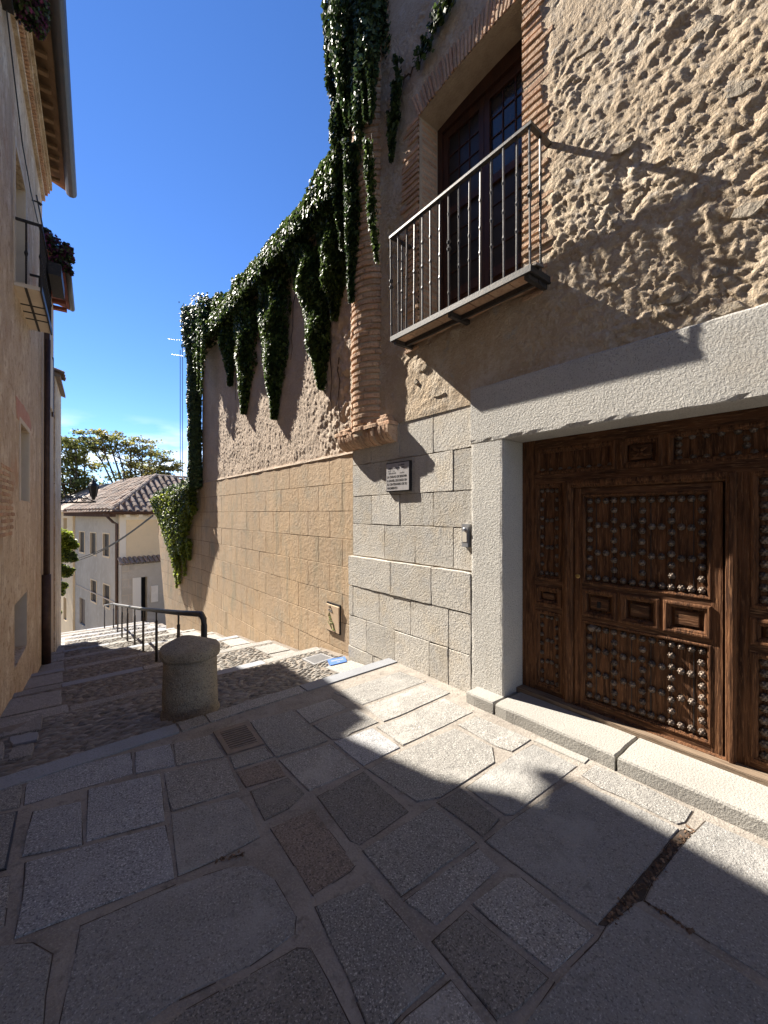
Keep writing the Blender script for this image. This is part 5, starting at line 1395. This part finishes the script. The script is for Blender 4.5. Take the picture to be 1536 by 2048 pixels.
tile_rows(eA0, eA1, None or Ap, Ap, .62, slopeA, .16); tile_rows(eA0, eF1, Ap, Ap, .36, slopeB, .115)
o = TM.build('roof_tiles', MAT['tile'], roofm); o['kind'] = 'stuff'
hipm = MB()
hv = Ap - Vector(eA0); nh = 12
for k in range(nh):
    V, F = tile_half(Vector(eA0) + hv*(k/nh) + Vector((0,0,.10)), hv, hv.length/nh*1.2, .13, 4); hipm.add(V, F)
for q0_, q1_ in ((Ap, r1e), (Ap, r2e)):
    v_ = q1_ - q0_; n_ = int(v_.length/.4)
    for k in range(n_):
        V, F = tile_half(q0_ + v_*(k/n_) + Vector((0,0,.05)), v_, .48, .14, 4); hipm.add(V, F)
o = hipm.build('ridge_tiles', MAT['tile'], roofm); o['kind'] = 'stuff'
# yard wall in front of the end wall
yw = thing('yard_wall', 'low ashlar yard wall with tile coping and dark doorway below the corner house', 'wall', (C0.x, C0.y-.6, -9))
zt_y = onF(262, 1127)[1]; fY = lambda u, v, h: fF(u, v, h + .5)
ud0, ud1 = onF(276,1150)[0]-.0, onF(288,1150)[0]; zd = onF(282,1152)[1]
holed(fY, -.02, 3.2, -9.4, zt_y, [(ud0, ud1, -6.2, zd, .35)]).build('wall_face', MAT['fargrey'], yw)
MB().fbox(fF, -.02, -.0, -9.4, zt_y, .0, .5).build('wall_end', MAT['fargrey'], yw)
MB().fbox(fY, ud0, ud1, -6.2, zd, -.36, -.33).build('doorway', MAT['void'], yw)
MB().fbox(fY, ud0-.42, ud0-.02, -6.2, zd, .001, .02).build('door_reveal', MAT['frame'], yw)
for i in range(13):
    V, F = tile_half(Vector(fY(.0+i*.24, zt_y+.02, .15)), (dA.x, dA.y, .45), .7, .11, 4); MB().add(V, F).build('coping_tile', MAT['tile'], yw)
jn = MB()
for k in range(9): jn.fbox(fY, 0, ud0-.45, zt_y-.35-k*.42, zt_y-.33-k*.42, .0005, .004)
for k in range(9):
    for i in range(3): jn.fbox(fY, .3+i*.75+(k%2)*.35, .32+i*.75+(k%2)*.35, zt_y-.33-k*.42, zt_y+.07-k*.42-.02, .0005, .004) if .3+i*.75+(k%2)*.35 < ud0-.45 else None
o = jn.build('scored_joints', MAT['fartan'], yw); o['kind'] = 'stuff'
a0, a1 = onF(295,1170), onF(309,1200)
MB().fbox(fY, a0[0], a1[0], a1[1], a0[1], .001, .04).build('notice_panel', MAT['cream'], yw)
# neighbour beyond the grey house
nb = thing('cream_house', 'cream house with tall windows further down beyond the grey house', 'house', f1(UE+1, -9, 0))
w2 = [r1(145,150.5,1036,1082), r1(131,138,1036,1078), r1(118,124,1036,1075), r1(120,128,1108,1160), r1(131,137,1195,1240)]
UE2 = UE + 14
holed(f1, UE+.01, UE2, -9.4, .10, [(max(w[0], UE+.1), max(w[1], UE+.5), w[2], w[3], .25) for w in w2[1:]], h=.12).build('wall', MAT['farbeige'], nb)
for w in w2[1:]: MB().fbox(f1, w[0], w[1], w[2], w[3], -.16, -.12).build('window', MAT['glassdull'], nb)
MB().add([f1(UE+.01,-9.4,.12), f1(UE+.01,.1,.12), f1(UE+.01,.1,-.2), f1(UE+.01,-9.4,-.2)], [(0,1,2,3)]).build('wall_return', MAT['farbeige'], nb)
MB().hexa([f1(UE+.31,.10,.6), f1(UE2,.10,.6), f1(UE2,2.3,-3.2), f1(UE+.31,2.3,-3.2)], [f1(UE+.31,.2,.6), f1(UE2,.2,.6), f1(UE2,2.4,-3.2), f1(UE+.31,2.4,-3.2)]).build('roof', MAT['tile'], nb)
# aerial mast on the roof and the overhead cables
am = thing('aerial_mast', 'tall thin twin aerial mast with yagi antennas above the tile roof', 'antenna', at_depth(362, 950, Y=30))
m = MB()
for px in (360.5, 365): m.tube([at_depth(px, 955, Y=30), at_depth(px, 672 if px > 362 else 700, Y=30)], .022, 5)
m.build('mast', MAT['zinc'], am)
for x0, x1, py in ((338,368,678),(345,368,709)):
    m = MB().tube([at_depth(x0, py, Y=30), at_depth(x1, py+3, Y=30)], .018, 4)
    for k in range(6):
        c = Vector(at_depth(x0+(x1-x0)*k/6, py+.5*k, Y=30)); m.tube([c + Vector((0,-.25,-.1)), c + Vector((0,.25,.1))], .01, 4)
    m.build('yagi', MAT['black'], am)
am2 = thing('roof_aerial', 'small comb aerial on the tile roof below the tree', 'antenna', at_depth(247, 985, Y=34))
m = MB().tube([at_depth(247, 990, Y=34), at_depth(247, 945, Y=34)], .03, 5)
for k in range(5): m.tube([at_depth(241, 948+k*5, Y=34), at_depth(253, 947+k*5, Y=34)], .018, 4)
m.build('mast', MAT['zinc'], am2)
for k, (a, b, lb) in enumerate((((306,1030),(150,1118),'upper slack cable strung across the corner house front'), ((306,1032),(140,1126),'lower slack cable strung across the corner house front'))):
    A, B = Vector(at_depth(*a, Y=17)), Vector(at_depth(*b, Y=24))
    pts = [A.lerp(B, t/10) + Vector((0,0,-.25*math.sin(math.pi*t/10))) for t in range(11)]
    o = MB().tube(pts, .02, 5).build('overhead_cable', MAT['black']); tag(o, lb, 'cable', 'overhead cables')

# ------------------------------------------------------------ tree behind the roofs
def tree(label, base, spread, seed, blobs, n, mats):
    rr = random.Random(seed); t = thing('spreading_tree', label, 'tree', base, 'trees behind the roofs')
    tk = MB(); b = Vector(base); fork = b + Vector((0, 0, 6.5))
    tk.tube([b, b + Vector((.2,.1,3)), fork], [.55,.42,.34], 9)
    P, N = [], []
    for bl_ in blobs:
        c = Vector(bl_[:3]); r = bl_[3]
        mid = fork.lerp(c, .5) + Vector((rr.uniform(-.5,.5), rr.uniform(-.5,.5), rr.uniform(-.2,.9)))
        tk.tube([fork, fork.lerp(mid,.5)+Vector((0,0,.2)), mid, c], [.2,.14,.10,.04], 6)
        for _ in range(3):
            e = c + Vector((rr.gauss(0,r*.7), rr.gauss(0,r*.7), rr.gauss(.1,r*.35))); tk.tube([mid.lerp(c,.7), mid.lerp(e,.75), e], [.06,.04,.015], 5)
        for _ in range(9):          # flat sprays of leaflets
            s = c + Vector((rr.gauss(0,r*.6), rr.gauss(0,r*.6), rr.gauss(0,r*.32)))
            for _ in range(n // 9):
                P.append((s.x + rr.gauss(0,r*.26), s.y + rr.gauss(0,r*.26), s.z + rr.gauss(0,r*.10))); N.append((0, 0, 1))
    tk.build('trunk', MAT['bark'], t, True)
    leaf_cloud('crown', P, N, .22, mats, t, droop=.25, spread=.7)
def blobs_px(lst, Y): 
    out = []
    for px, py, r, dy in lst: p = at_depth(px, py, Y=Y+dy); out.append((*p, r))
    return out
tree('broad tree with layered green crown standing left behind the tile roof', (*at_depth(165, 1100, Y=46)[:2], -9.5), 5, 3,
     blobs_px([(112,885,1.1,0),(130,890,1.2,1),(150,882,1.1,-1),(168,905,1.1,1),(125,915,1.4,0),(150,925,1.3,1),(115,945,1.5,-1),(140,960,1.5,0),(170,950,1.3,1),(185,975,1.3,0),(120,985,1.6,0),(155,990,1.5,0),(195,1000,1.3,0),(90,930,1.5,0),(95,970,1.5,0)], 46), 620, MAT['leaftree'])
tree('taller airy tree with open yellowing crown right of the leafy one', (*at_depth(265, 1100, Y=44)[:2], -9.5), 5, 5,
     blobs_px([(200,880,1.0,0),(215,874,.9,1),(232,888,1.0,0),(190,895,.9,0),(262,900,1.1,0),(285,892,1.1,0),(305,905,1.1,1),(325,920,1.0,0),(340,935,.8,0),(270,925,1.3,0),(295,935,1.2,0),(255,945,1.2,0),(315,945,.9,0),(240,965,1.2,0),(275,965,1.2,0),(215,975,1.2,0),(330,955,.7,0),(250,985,1.2,0)], 44), 480, MAT['leaftree'])
